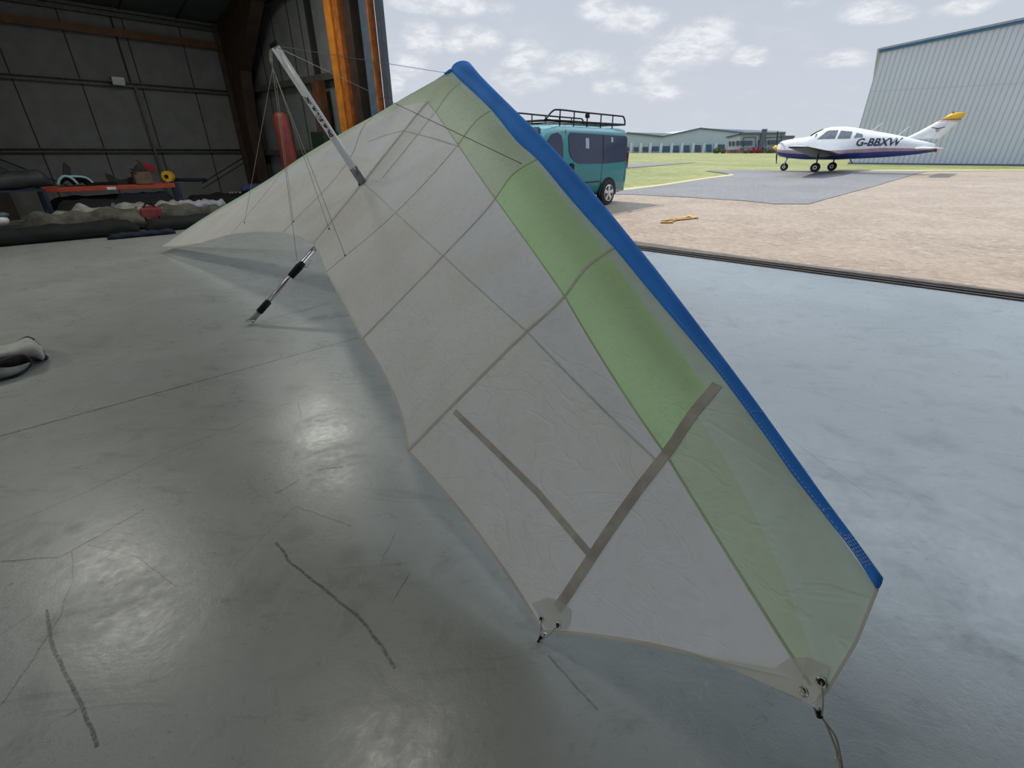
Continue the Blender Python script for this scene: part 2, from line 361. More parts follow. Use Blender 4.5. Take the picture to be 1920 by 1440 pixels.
# ------------------------------------------------------------------ ground
def drape(name, pts, m, eps, kind='structure', parent=None):
    bm = bmesh.new(); vs = [bm.verts.new((p[0], p[1], 0)) for p in pts]; bm.faces.new(vs)
    for k in GK:
        if k[0] < -50 or k[0] > 800: continue
        c = P0+NT_*k[0]
        bmesh.ops.bisect_plane(bm, geom=bm.verts[:]+bm.edges[:]+bm.faces[:], plane_co=(c[0], c[1], 0), plane_no=(NT_[0], NT_[1], 0))
    for v_ in bm.verts: v_.co.z = g(v_.co.x, v_.co.y)+eps
    bmesh.ops.recalc_face_normals(bm, faces=bm.faces)
    for f in bm.faces:
        if f.normal.z < 0: f.normal_flip()
    me = bpy.data.meshes.new(name); bm.to_mesh(me); bm.free(); me.materials.append(m); o = bpy.data.objects.new(name, me); COL.objects.link(o); o['kind'] = kind; return o
def tl(s_, off=0.0): p = P0+B*s_-NT_*off; return (p[0], p[1])
# floor slab inside
fl = MB(); cor = [tl(16, 0), tl(-14, 0), tl(-14, 22), tl(16, 22)]
fl.prism([(c[0], c[1], -.25) for c in cor], (0, 0, .25)); struct(fl.build('floor', M_floor))
c1 = P0+NT_*.18
grass_pts = [tuple(P0+NT_*.05+B*400), tuple(P0+NT_*850+B*900), tuple(P0+NT_*850-B*900), tuple(P0+NT_*.05-B*300)]
drape('grass_field', grass_pts, M_grass, -.02)
def G2(l): return [(gpt(*p).x, gpt(*p).y) if isinstance(p, tuple) and len(p) == 2 and abs(p[0]) > 60 or p[1] > 250 else p for p in l]
ap = [tuple(P0+NT_*.02+B*30), tuple(P0+NT_*8.5+B*30)]
ap += [tuple(gpt(*p)[:2]) for p in [(1060, 361), (1182, 364.5), (1286, 370), (1400, 377), (1452, 382.5), (1515, 383), (1580, 365), (1644, 348), (1695, 333), (1740, 321), (1920, 320.5), (2500, 321)]]
ap += [tuple(P0+NT_*.02-B*60)]
drape('apron', ap, M_apron, .0)
tm = [(640, 352), (1100, 358.5), (1182, 355.5), (1215, 351), (1244, 348), (1290, 341), (1327, 335), (1373, 329), (1355, 324.5), (1321, 320.5), (1390, 319), (1461, 320), (1540, 320.5), (1640, 320.5), (1741, 320.8), (1695, 333.3), (1644, 348.3), (1580, 365.3), (1515, 383.3), (1452, 383), (1400, 377.3), (1286, 370.3), (1182, 365), (640, 360)]
drape('tarmac', [tuple(gpt(*p)[:2]) for p in tm], M_tar, .012)
drape('taxiway', [tuple(gpt(*p)[:2]) for p in [(700, 306.5), (1160, 307), (1240, 306), (1310, 304.5), (1180, 315), (700, 317)]], M_tar, .01)
# dry strip along the kerb of the tarmac
M_dry = ground_mat('dry_grass', [(.50, .42, .24), (.44, .40, .2), (.58, .50, .32), (.3, .3, .12)], 1.5, 9.)
drape('dry_grass_edge', [tuple(gpt(*p)[:2]) for p in [(1150, 356.5), (1182, 353), (1244, 345.5), (1327, 333), (1372, 327), (1376, 329.3), (1327, 335.4), (1244, 348.3), (1182, 356.2), (1150, 359)]], M_dry, .016)
drape('dry_grass_verge', [tuple(gpt(*p)[:2]) for p in [(1560, 319.5), (1740, 319), (1920, 318.6), (2500, 318.6), (2500, 321.2), (1920, 320.8), (1740, 321.2), (1560, 320.7)]], M_dry, .016)

# door track along the threshold
bd = V((B[0], B[1], 0)); nd = V((NT_[0], NT_[1], 0)); up = V((0, 0, 1))
def strip(name, s0, s1, off0, off1, z0, z1, m, **k):
    a, b = fw(s0, 0, 0), fw(s1, 0, 0); c = (a+b)/2+nd*((off0+off1)/2)+up*((z0+z1)/2)
    return MB().box(c, (abs(s1-s0), abs(off1-off0), z1-z0), (bd, nd, up)).build(name, m, origin=c, **k)
tr = empty('door_track', fw(0, 0), 'rusty steel sliding door track set in the floor across the hangar doorway', 'door track')
for nm, o0, o1, z1, mm in [('rail', .03, .055, .016, M_track), ('rail', .15, .175, .02, M_track), ('channel', .055, .15, .003, M_gap), ('rail', .235, .26, .02, M_track)]:
    q = strip(nm, 9, -12, o0, o1, -.05, z1, mm); q.parent = tr; q.location = V(q.location)-V(tr.location)
struct(strip('trim_1', 9, -12, .26, .42, -.1, .03, M_apron))

# ------------------------------------------------------------------ hangar shell
wn = V((WN[0], WN[1], 0)); ad = V((A[0], A[1], 0))
RS = math.tan(math.radians(9)); EAVE = 4.78
def roofz(p):                                  # roof height above a floor point
    dd = (np.array([p[0], p[1]])-CC)@WN; return EAVE+RS*(dd if dd < 15 else 30-dd)
def slabwall(name, a, b, z0, za, zb, th, nrm, m):
    a, b = V(a), V(b); mb = MB(); mb.prism([a+up*z0, b+up*z0, b+up*zb, a+up*za], nrm*th); return struct(mb.build(name, m))
W0, W1 = wall(-24, 0), wall(.25, 0)
slabwall('wall_left', W0, W1, -.1, EAVE+.1, EAVE+.1, .15, -wn, M_wallp)
# front wall beside the door
fa, fb = fw(7.62, 0), fw(CS+.3, 0)
slabwall('wall_front', fa, fb, -.1, roofz(fa), roofz(fb), .15, nd, M_wallp)
# lintel over the doorway
DH = 5.6
la, lb = fw(7.62, 0), fw(-11, 0)
mb = MB(); cen = CC+WN*15
k0 = float((cen-P0)@B); k0 = 0
pts = [fw(7.62, DH), fw(-11, DH), fw(-11, 0)+up*roofz(fw(-11, 0))]
for s_ in (-8, -4, -2, -1, 0, 2, 4): pts.append(fw(s_, 0)+up*roofz(fw(s_, 0)))
pts.append(fw(7.62, 0)+up*roofz(fw(7.62, 0)))
mb.prism(pts, nd*.15); struct(mb.build('wall_front_lintel', M_wallp))
slabwall('wall_right', fw(-11, 0), fw(-11, 0, 22), -.1, roofz(fw(-11, 0)), roofz(fw(-11, 0)), .15, nd.cross(up)*1.0, M_wallp)
# roof: two slopes
rb = MB()
def rp(a_, w_): p = CC+A*a_+WN*w_; return V((p[0], p[1], EAVE+RS*(w_ if w_ < 15 else 30-w_)))
rb.prism([rp(1.6, -.2), rp(-24, -.2), rp(-24, 15), rp(1.6, 15)], up*.2); rb.prism([rp(1.6, 15), rp(-24, 15), rp(-24, 31), rp(1.6, 31)], up*.2)
struct(rb.build('ceiling', M_roofp))
# panel seams of left wall, roof and front wall (thin cover strips)
sb = MB()
for i in range(0, 18):
    s_ = -.02-1.29*i; sb.box(wall(s_, 2.35, .006), (.022, .012, 4.7), (ad, wn, up))
struct(sb.build('trim_2', M_seam))
sb = MB()
for i in range(0, 18):
    s_ = -.02-1.29*i; a, b = rp(s_, 0)-up*.012, rp(s_, 14)-up*.012; dr = (b-a).normalized(); sb.box((a+b)/2, ((b-a).length, .03, .02), (dr, ad, dr.cross(ad)))
struct(sb.build('trim_3', M_seam))
sb = MB()
for s_ in (13.0, 12.1, 11.2, 10.3, 9.75, 8.25, 7.7): sb.box(fw(s_, 2.7, .006), (.022, .012, 5.4), (bd, nd, up))
sb.box(fw(9.2, 2.7, .06), (.1, .12, 5.6), (bd, nd, up))
struct(sb.build('trim_4', M_seam))
# girts on the left wall: each one a beam
def girt(z, hgt, dep, m, lab, s0=-23.9, s1=.0, nm='wall_girt'):
    a, b = wall(s0, z, dep/2+.012), wall(s1, z, dep/2+.012); c = (a+b)/2; mb = MB()
    mb.box(c+up*(hgt/2-.008), ((b-a).length, dep, .016), (ad, wn, up)); mb.box(c-up*(hgt/2-.008), ((b-a).length, dep, .016), (ad, wn, up)); mb.box(c-wn*(dep/2-.01), ((b-a).length, .016, hgt), (ad, wn, up))
    o = mb.build(nm, m, origin=c); o['label'] = lab; o['category'] = 'beam'; return o
girt(1.50, .10, .11, M_rail, 'lowest grey steel rail along the left wall, just above the junk', s0=-23.9)
girt(3.08, .11, .12, M_rail, 'grey steel rail on the left wall at floodlight height')
girt(4.64, .13, .14, M_rail, 'topmost grey steel rail where the left wall meets the roof')
o = MB().box(wall(-12, 4.22, .16), (23.8, .06, .17), (ad, wn, up)).build('wall_girt', M_obrown, origin=wall(-12, 4.22, .16)); o['label'] = 'wide orange-brown painted rail high on the left wall'; o['category'] = 'beam'
# front wall girts
for z, lab in ((3.1, 'dark rail across the front wall behind the white mast'), (1.45, 'lower dark rail across the front wall, mostly behind the sail'), (4.9, 'upper dark rail high on the front wall')):
    c = (fw(8.1, z, .1)+fw(CS-.1, z, .1))/2; o = MB().box(c, (CS-8.2, .14, .14), (bd, nd, up)).build('wall_girt', M_rail, origin=c); o['label'] = lab; o['category'] = 'beam'
# thin posts on left wall
def lpost(s_, z0, z1, wd, m, lab, dep=.05):
    c = wall(s_, (z0+z1)/2, dep/2+.13); o = MB().box(c, (wd, dep, z1-z0), (ad, wn, up)).build('wall_conduit', m, origin=c); o['label'] = lab; o['category'] = 'conduit'; return o
lpost(-2.78, 0.02, 3.02, .05, M_rail, 'slim dark vertical conduit on the left wall below the floodlight', .05)
o = MB().box(wall(-2.83, 3.9, .02), (.035, .02, 1.5), (ad, wn, up)).build('wall_conduit', M_seam, origin=wall(-2.83, 3.9, .02)); o['label'] = 'thin dark conduit on the left wall above the floodlight'; o['category'] = 'conduit'
# diagonal brace rods
for a, b, lab in ((wall(-6.08, 1.35, .24), wall(-4.75, .55, .24), 'dark brace rod sloping down the left wall at the frame edge'), (wall(-1.85, 0.6, .24), wall(-.5, 1.3, .24), 'dark brace rod sloping up towards the far corner column')):
    o = MB().tube([a, b], .014, 8).build('brace_rod', M_seam, origin=a); o['label'] = lab; o['category'] = 'rod'

# portal frame at the corner: column with haunch and rafter
def bframe(name, lab, a0, cat='column'):
    e = empty(name, wall(a0, 0, .55), lab, cat)
    f = lambda w_, z_, s_=a0: wall(s_, z_, w_)
    mb = MB()
    dz = EAVE
    for s_, th in ((a0-.13, .03), (a0+.13, .03)):
        pass
    web = [f(.18, 0), f(1.15, 0), f(1.3, 2.4), f(1.6, 3.5), f(3.4, EAVE+RS*3.4-.55), f(8.0, EAVE+RS*8-.42), f(14.8, EAVE+RS*14.8-.40), f(14.8, EAVE+RS*14.8-.03), f(.18, EAVE-.02)]
    mb.prism([p-ad*.012 for p in web], ad*.024)
    inner = [f(1.15, 0), f(1.3, 2.4), f(1.6, 3.5), f(3.4, EAVE+RS*3.4-.55), f(8.0, EAVE+RS*8-.42), f(14.8, EAVE+RS*14.8-.40)]
    for p, q in zip(inner, inner[1:]):
        dr = (q-p).normalized(); mb.box((p+q)/2, ((q-p).length+.02, .30, .022), (dr, ad, dr.cross(ad)))
    mb.box(f(.18, EAVE/2), (.022, .30, EAVE-.04), (wn, ad, up))
    mb.build('frame_member', M_brown, e); return e
bframe('portal_frame', 'dark brown steel portal frame in the far left corner, widening towards the roof', -.35, 'frame')
bframe('portal_frame', 'brown steel portal frame at the left edge beside the pointed grey bag', -6.25, 'frame')
bframe('portal_frame', 'brown steel portal frame behind the viewer', -12.2, 'frame')

# door jamb posts and parked sliding door leaves
def jpost(s0, s1, o0, o1, m, lab, nm='door_post', z1=5.3, z0=0):
    c = (fw(s0, 0)+fw(s1, 0))/2-nd*((o0+o1)/2)+up*((z0+z1)/2)
    o = MB().box(c, (abs(s1-s0), abs(o1-o0), z1-z0), (bd, nd, up)).build(nm, m, origin=c, bevel=.006); o['label'] = lab; o['category'] = 'post'; return o
jpost(8.05, 7.80, .10, .34, M_orange, 'bright orange steel post inside the doorway, leftmost of the orange posts')
jpost(7.76, 7.58, .04, .30, M_orange2, 'narrower darker orange post beside the bright orange post')
jpost(7.56, 7.27, .0, .20, M_brown, 'brown flange between the orange post and the blue-grey door leaf')
jpost(7.61, 7.27, -.16, -.002, M_brown, 'outer brown steel channel behind the parked door leaf')
e = empty('sliding_door', fw(7.1, 0), 'parked blue-grey sliding door leaf with orange edge strip at the doorway', 'door')
MB().box((fw(7.26, 2.65, -.08)+fw(6.86, 2.65, -.08))/2, (.40, .10, 5.3), (bd, nd, up)).build('door_leaf', M_doorblue, e)
MB().box(fw(6.83, 2.65, -.02), (.05, .16, 5.3), (bd, nd, up)).build('edge_strip', M_orange2, e)
MB().box((fw(6.80, 2.65, -.16)+fw(6.62, 2.65, -.16))/2, (.18, .10, 5.3), (bd, nd, up)).build('outer_leaf', mat('slate_door', (.07, .085, .11), .5), e)
o = jpost(9.0, 8.72, .19, .40, M_obrown, 'short orange-brown stub post on the front wall under the dark rail', z1=3.02, z0=.0)
c = fw(8.36, .95, .62); o = MB().box(c, (.62, .4, 1.9), (bd, nd, up)).build('cabinet', mat('dark_green_metal', (.012, .03, .018), .5), origin=c, bevel=.02); o['label'] = 'dark green metal cabinet against the front wall beside the orange post'; o['category'] = 'cabinet'
# made-up fittings for the unseen fill lamps
for i, (x, y, z) in enumerate(LAMPS):
    zz = roofz((x, y)); e = empty('roof_fill_lamp', (x, y, z), 'unseen fill lamp under the hangar roof '+['nearest the parked door leaf', 'above the junk pile', 'over the middle of the glider', 'behind the camera on the left', 'farthest behind the camera', 'on the right side', 'closest to the left wall'][i], 'lamp', 'unseen fill lamps')
    R = (V((.707, .707, 0)), V((-.707, .707, 0)), up)
    MB().box((x, y, z+.02), (.96, .56, .14), R).build('housing', M_whitep, e, bevel=.01)
    MB().box((x, y, z-.055), (.9, .5, .01), R).build('diffuser', mat('lamp_glow', (.9, .9, .85), .5, emis=((1, .98, .9), 3.)), e)
    MB().tube([(x, y, z+.09), (x, y, zz)], .01, 6).build('hanger', M_rail, e)

# ------------------------------------------------------------------ floodlight on wall
fp = wpt(222, 152, .32); e = empty('floodlight', fp, 'small white floodlight clamped to the middle rail of the left wall', 'light')
ax = (ad, (wn*.75-up*.65).normalized(), (wn*.65+up*.75).normalized())
MB().box(fp, (.27, .07, .19), ax).build('lamp_head', M_whitep, e, bevel=.012)
MB().box(fp-ax[1]*.05, (.2, .05, .14), ax).build('lamp_body', M_rail, e, bevel=.01)
MB().tube([fp-ad*.12-ax[1]*.05, fp-ad*.12-wn*.2+up*.1, fp+ad*.12-wn*.2+up*.1, fp+ad*.12-ax[1]*.05], .01, 6).build('bracket', M_seam, e)

# ------------------------------------------------------------------ junk along the left wall
def bag(name, p0, p1, rad, m, lab, cat, flat=.7, wob=.06, n=26, seed=0, taper=(.5, .6), group=None, straps=None):
    rnd = random.Random(seed); p0, p1 = V(p0), V(p1); dr = (p1-p0).normalized(); side = dr.cross(up).normalized(); u2 = side.cross(dr)
    rings = []; ph = [rnd.random()*6 for _ in range(8)]
    for i in range(n+1):
        t = i/n; c = p0.lerp(p1, t); e0 = min(1, t*n/3); e1 = min(1, (1-t)*n/3)
        k = (taper[0]+(1-taper[0])*math.sin(e0*PI/2))*(taper[1]+(1-taper[1])*math.sin(e1*PI/2))
        rr = rad*k*(1+wob*math.sin(t*19+ph[0])+wob*.7*math.sin(t*43+ph[1])); ring = []
        for j in range(18):
            a = 2*PI*j/18; q = 1+wob*math.sin(3*a+t*23+ph[2])+wob*.8*math.sin(5*a-t*31+ph[3])
            ring.append(c+side*(math.cos(a)*rr*q)+u2*(math.sin(a)*rr*flat*q-(rad-rr)*flat))
        rings.append(ring)
    mb = MB(); mb.loft(rings)
    if straps:
        e = empty(name, (p0+p1)/2, lab, cat, group); mb.build('bag_body', m, e)
        for t in straps[0]:
            c = p0.lerp(p1, t); MB().loft([[c+dr*k2+side*(math.cos(2*PI*j/18)*rad*1.05)+u2*(math.sin(2*PI*j/18)*rad*flat*1.05) for j in range(18)] for k2 in (-.025, .025)]).build('strap', straps[1], e)
        return e
    o = mb.build(name, m, origin=(p0+p1)/2); o['label'] = lab; o['category'] = cat
    if group: o['group'] = group
    return o
M_dkbag = mat('dark_bag', (.009, .010, .010), .85, var=.3, bump=.4, bscale=14); M_navy = mat('navy_bag', (.008, .013, .03), .85, var=.3, bump=.4, bscale=14)
M_cream = mat('cream_canvas', (.34, .34, .30), .85, var=.3, scale=5, bump=.8, bscale=9); M_olive = mat('olive_canvas', (.10, .10, .078), .9, var=.4, scale=5, bump=.8, bscale=9)
M_red = mat('maroon_fabric', (.20, .035, .035), .75, var=.3, bump=.5, bscale=20); M_beam = mat('racking_red', (.50, .08, .04), .5, var=.15)
M_rackblue = mat('racking_blue', (.02, .035, .07), .5); M_dkgrey = mat('dark_grey_fabric', (.045, .047, .052), .6, var=.2, bump=.3, bscale=10)
M_turq = mat('pale_turquoise_plastic', (.35, .62, .65), .35, var=.08); M_card = mat('brown_cardboard', (.17, .11, .08), .85, var=.2); M_yel = mat('yellow_plastic', (.75, .42, .02), .4, var=.15)
M_rag = mat('dark_cloth', (.03, .028, .026), .8, var=.4, bump=.6, bscale=12)
OF = .75
OF = 3.0
rk = wpt(200, 355, OF); e = empty('storage_rack', V((rk.x, rk.y, 0)), 'low storage rack with red beam and dark blue uprights along the left wall', 'rack')
a, b = wpt(80, 357, OF), wpt(328, 347, OF); zb_ = (a.z+b.z)/2; a.z = b.z = zb_
dr = (b-a).normalized()
MB().box((a+b)/2, ((b-a).length, .05, .10), (dr, wn, up)).build('beam', M_beam, e, bevel=.006)
MB().box((a+b)/2-wn*.5, ((b-a).length, .05, .10), (dr, wn, up)).build('beam', M_beam, e, bevel=.006)
MB().box((a+b)/2-wn*.25+up*.02, ((b-a).length-.08, .46, .03), (dr, wn, up)).build('shelf', mat('shelf_board', (.05, .045, .04), .8), e)
MB().box(V(((a.x+b.x)/2, (a.y+b.y)/2, .27))-wn*.25, ((b-a).length-.02, .50, .04), (dr, wn, up)).build('shelf', mat('shelf_board', (.05, .045, .04), .8), e)
for q in (a, b):
    for k in (0, .5):
        c = V((q.x, q.y, 0))-wn*k; MB().box(c+up*(zb_+.06)/2+dr*(.05 if q is b else -.05), (.08, .07, zb_+.06), (dr, wn, up)).build('upright', M_rackblue, e)
c = wpt(209, 353, OF+.035); MB().box(c, (.17, .006, .06), (dr, wn, up)).build('label_card', mat('white_card', (.8, .8, .82), .6), e)
top = zb_+.05
def shelfpt(px, off=OF-.25): q = wpt(px, 345, off); q.z = top; return q
# long pointed grey bag at far left
bag('wing_bag', wpt(-140, 352, 3.4), wpt(97, 332, 3.4), .21, M_dkgrey, 'long pointed dark grey padded bag at left edge, hanging level with the rack top', 'bag', .8, .015, 30, 3, (.8, .05))
# turquoise arches (a pair of ring fairings)
e = empty('wheel_fairing', shelfpt(140), 'pale turquoise twin-arch fairing lying on the rack, left end', 'fairing')
def arch(pxs, r, m, nm, off=OF-.2, par=e, flat=1.):
    MB().tube(crom([wpt(x, y, off) for x, y in pxs], 4), r, 8, 0, True, flat).build(nm, m, par)
arch([(109, 347), (111, 338), (118, 331), (127, 331), (137, 336), (146, 345)], .028, M_turq, 'arch', OF-.1)
arch([(128, 331), (145, 331), (160, 333), (170, 339), (178, 347)], .026, M_turq, 'arch', OF-.2)
arch([(110, 343), (119, 335), (130, 335), (142, 345)], .05, M_black, 'inner_shell', OF-.25); arch([(143, 338), (155, 336), (167, 344)], .07, M_black, 'inner_shell', OF-.3)
# dark fins and rags
def wprism(name, px, off, th, m, lab, cat, parent=None, bevel=.006):
    pts = [wpt(x, y, off) for x, y in px]; c = sum(pts, V((0, 0, 0)))/len(pts); o = MB().prism(pts, wn*th).build(name, m, parent, origin=c, bevel=bevel)
    if lab: o['label'] = lab; o['category'] = cat
    return o
wprism('tail_fin', [(118, 333), (117, 312), (119, 304), (126, 309), (131, 314), (133, 325), (138, 334)], OF-.3, .06, M_rag, 'dark pointed fin standing upright behind the turquoise arches', 'fin')
wprism('tail_fin', [(196, 325), (204, 326), (214, 332), (226, 337), (240, 334), (246, 331), (250, 347), (212, 348), (203, 340)], OF-.3, .08, M_rag, 'dark curved fin lying on the rack left of the cardboard box', 'fin')
c = shelfpt(191)+up*.03; MB().box(c, (.55, .2, .06), (dr, wn, up)).build('plank', M_black, origin=c, label='thin black board on the rack between arches and curved fin', category='board')
q0 = shelfpt(254, OF-.12); q1 = shelfpt(286, OF-.12); e = empty('cardboard_box', (q0+q1)/2, 'open brown cardboard box on the rack under the red cloth', 'box')
bw = (q1-q0).length; hh = wpt(270, 322, OF-.12).z-top
MB().box((q0+q1)/2+up*(hh/2+.003), (bw, .34, hh), (dr, wn, up)).build('carton', M_card, e, bevel=.008)
MB().box((q0+q1)/2+up*(hh+.008)-dr*bw*.46+wn*.05, (.12, .32, .012), ((dr*.9-up*.25).normalized(), wn, (up*.9+dr*.25).normalized())).build('flap', M_card, e)
wprism('red_cloth', [(252, 299), (262, 304), (279, 307), (288, 312), (289, 321), (281, 325), (268, 318), (262, 306)], OF-.22, .14, mat('red_cloth', (.22, .02, .03), .8, var=.3), 'dark red cloth draped out of the cardboard box', 'cloth', bevel=.02)
wprism('crumpled_cloth', [(243, 315), (249, 318), (255, 308), (263, 306), (270, 317), (281, 324), (272, 323), (250, 322), (245, 318)], OF-.2, .16, M_rag, 'crumpled dark cloth on top of the box, left of the red cloth', 'cloth', bevel=.02)
c = wpt(313, 331, OF-.1); e = empty('cable_reel', V((c.x, c.y, top)), 'yellow cable reel standing on the right end of the rack', 'reel')
axr = (wn*.8-ad*.6).normalized()
MB().disc(c, axr, .125, .02, 28).build('flange', M_yel, e, bevel=.004); MB().disc(c-axr*.12, axr, .125, .02, 28).build('flange', M_yel, e); MB().disc(c-axr*.12, axr, .07, .12, 20).build('cable', M_black, e); MB().disc(c+axr*.019, axr, .045, .01, 20).build('hub', M_black, e)
c = wpt(355, 338, OF-.3); MB().tube([wpt(322, 337, OF-.3), wpt(388, 337.5, OF-.3)], .042, 8, 0, True, .5).build('batten_roll', M_navy, origin=c, label='thin dark blue roll projecting right from the rack end', category='roll')
# long bags
e2 = empty('trestle', V((wpt(20, 350, 3.4).x, wpt(20, 350, 3.4).y, 0)), 'dark trestle under the pointed grey bag at the left edge', 'trestle')
tq = [wpt(x, 350, 3.4) for x in (-30, 78)]
for q in tq: MB().box(V((q.x, q.y, .37)), (.06, .3, .74), (ad, wn, up)).build('leg', M_rackblue, e2)
MB().box(V(((tq[0].x+tq[1].x)/2, (tq[0].y+tq[1].y)/2, .75)), ((tq[1]-tq[0]).length, .3, .04), ((V((tq[1].x-tq[0].x, tq[1].y-tq[0].y, 0))).normalized(), wn, up)).build('top_rail', M_rackblue, e2)
def wz(px, py, off, z): p = wpt(px, py, off); return V((p.x, p.y, z))
bag('glider_bag', wz(85, 374, 2.62, .42), wz(318, 368, 2.62, .42), .15, M_dkbag, 'long black bag lying under the red rack beam', 'bag', .9, .03, 30, 5)
bag('glider_bag', wz(215, 371, 2.88, .44), wz(322, 366, 2.88, .44), .14, M_navy, 'dark navy bag lying under the right part of the rack', 'bag', 1.0, .03, 24, 6)
LB = bag('glider_bag', wz(345, 372, 2.4, .22), wz(520, 362, 2.4, .22), .28, M_dkbag, 'long black bag with small pale lettering running behind the far wing', 'bag', .8, .03, 30, 8)
bag('glider_bag', wpt(452, 353, 2.4), wpt(500, 350, 2.4), .13, mat('blue_bag', (.05, .07, .20), .7), 'blue bag end just above the far wing edge', 'bag', .8, .03, 14, 9)
for k, (x0_, x1_) in enumerate(((430, 433), (434.5, 437), (441, 443.5), (448, 452))): MB().prism([wpt(x0_, 362.5, 2.69), wpt(x1_, 362.2, 2.69), wpt(x1_, 359.2, 2.69), wpt(x0_, 359.6, 2.69)], wn*.004).build('pale_mark', mat('pale_print', (.3, .3, .32), .7), LB, origin=wpt(x0_, 360, 2.69))
bag('glider_bag', wz(95, 386, 3.75, .28), wz(335, 379, 3.75, .25), .33, M_dkbag, 'black padded bag between the rack and the cream canvas roll', 'bag', .82, .03, 30, 11)
wprism('blue_wedge', [(207, 394), (208, 381), (213, 380), (221, 392)], 4.2, .06, mat('light_blue_plastic', (.12, .22, .38), .5), 'small light blue wedge poking up between the bags', 'wedge')
bag('canvas_roll', wz(85, 403, 4.5, .22), wz(345, 388, 4.5, .26), .26, M_cream, 'long crumpled cream canvas roll under the maroon bag', 'roll', .8, .10, 40, 12)
bag('canvas_roll', wpt(318, 390, 4.62)+up*.03, wpt(420, 383, 4.55), .13, mat('pale_blue_canvas', (.36, .38, .44), .85, var=.2, bump=.8, bscale=9), 'pale blue-grey canvas roll to the right of the maroon bag', 'roll', .85, .09, 26, 13, (.6, .9))
bag('canvas_roll', wz(40, 418, 5.15, .24), wz(420, 401, 5.0, .20), .25, M_olive, 'long olive canvas roll lying in front of the cream roll', 'roll', .8, .10, 46, 14)
e = empty('holdall', wpt(283, 402, 5.0), 'maroon holdall bag with dark handles draped over the canvas rolls', 'bag')
q = [wpt(x, y, 5.3) for x, y in [(262, 391), (304, 389), (306, 414), (270, 418)]]; MB().prism(q, -wn*.6).build('bag_body', M_red, e, bevel=.03)
MB().tube(crom([wpt(x, y, 5.2) for x, y in [(268, 393), (272, 383), (280, 380), (287, 384), (290, 392)]], 4), .014, 6).build('handle', M_black, e)
MB().tube(crom([wpt(x, y, 5.32) for x, y in [(272, 407), (275, 412), (285, 413), (296, 411), (299, 405)]], 4), .014, 6).build('handle', M_black, e)
for k, x in enumerate((262.5, 306)): MB().sphere(wpt(x, 394 if k else 393, 5.2), .06, None, 10, 6).build('end_panel', M_cream, e)
bag('glider_bag', wz(-60, 446, 5.75, .14), wz(260, 427, 5.75, .14), .19, M_dkbag, 'long black bag on the floor, frontmost at the left of the pile', 'bag', .75, .03, 36, 15)
bag('glider_bag', wz(275, 431, 5.75, .13), wz(440, 412, 5.5, .13), .18, M_dkbag, 'black bag on the floor passing behind the far wing tip', 'bag', .75, .03, 30, 16)
bag('holdall', wz(203, 452, 6.25, .05), wz(330, 440, 6.25, .05), .09, M_navy, 'flat black bag lying on the open floor before the pile', 'bag', .55, .08, 24, 17)
MB().tube([wpt(333, 417, 5.6), wpt(420, 413.5, 5.5)], .018, 8).build('white_pole', M_whitep, origin=wpt(380, 415, 5.6), label='thin white pole lying on the black bags near the far wing tip', category='pole')
e = empty('helmet', wpt(4, 412, 5.5), 'white helmet cut by the left edge of the picture', 'helmet'); MB().sphere(wpt(1, 413, 5.5), (.11, .11, .09)).build('shell', M_whitep, e); MB().sphere(wpt(0, 403, 5.48), (.12, .12, .05)).build('visor', mat('smoke', (.10, .16, .18), .2), e)
# grey leaning pole and red drum-like roll at the front wall
o = MB().tube([wpt(484, 262, .9), wpt(495, 352, .9)], .018, 8).build('leaning_pole', M_alu, origin=wpt(490, 300, .9)); o['label'] = 'thin silver pole standing in front of the far corner column'; o['category'] = 'pole'
def fpt_wall(px, py, off):
    r = ray(px, py); p = V((P0[0], P0[1], 0))-nd*off; t = (p-CAM).dot(nd)/r.dot(nd); return CAM+r*t
a, b = fpt_wall(524, 212, 1.9), fpt_wall(549, 330, 1.9)
bt = a+(b-a)*((0.02-a.z)/(b.z-a.z))
o = MB().tube([a, a.lerp(bt, .04), a.lerp(bt, .5), bt], [.10, .15, .17, .16], 18).build('rolled_banner', mat('red_banner', (.15, .018, .01), .6, var=.2), origin=bt); o['label'] = 'tall red roll standing at the far corner behind the wing'; o['category'] = 'roll'

# ------------------------------------------------------------------ canvas bag on the floor at the left
M_cb = mat('off_white_canvas', (.50, .49, .45), .85, var=.22, scale=6, bump=1., bscale=8); M_trim = mat('dark_binding', (.03, .02, .03), .7); M_in = mat('bag_lining', (.07, .07, .06), .8, var=.3)
bq = fpt(30, 690); e = empty('canvas_bag', bq, 'open cream canvas bag with dark binding lying on the floor, cut by left edge', 'bag')
def bp(px, py, z): return fpt(px, py, z)
def sheet(rows, nm, m, th=.012):
    mb = MB(); nr = len(rows); R = [crom(r_, 5) for r_ in rows]; C = [crom([R[i][j] for i in range(nr)], 4) for j in range(len(R[0]))]
    nj, ni = len(C), len(C[0]); vs = [C[j][i] for j in range(nj) for i in range(ni)]; fs = [(j*ni+i, j*ni+i+1, (j+1)*ni+i+1, (j+1)*ni+i) for j in range(nj-1) for i in range(ni-1)]
    mb.add(vs, fs, 0, True); o = mb.build(nm, m, e, origin=bq); s_ = o.modifiers.new('th', 'SOLIDIFY'); s_.thickness = th; s_.offset = 0; return o
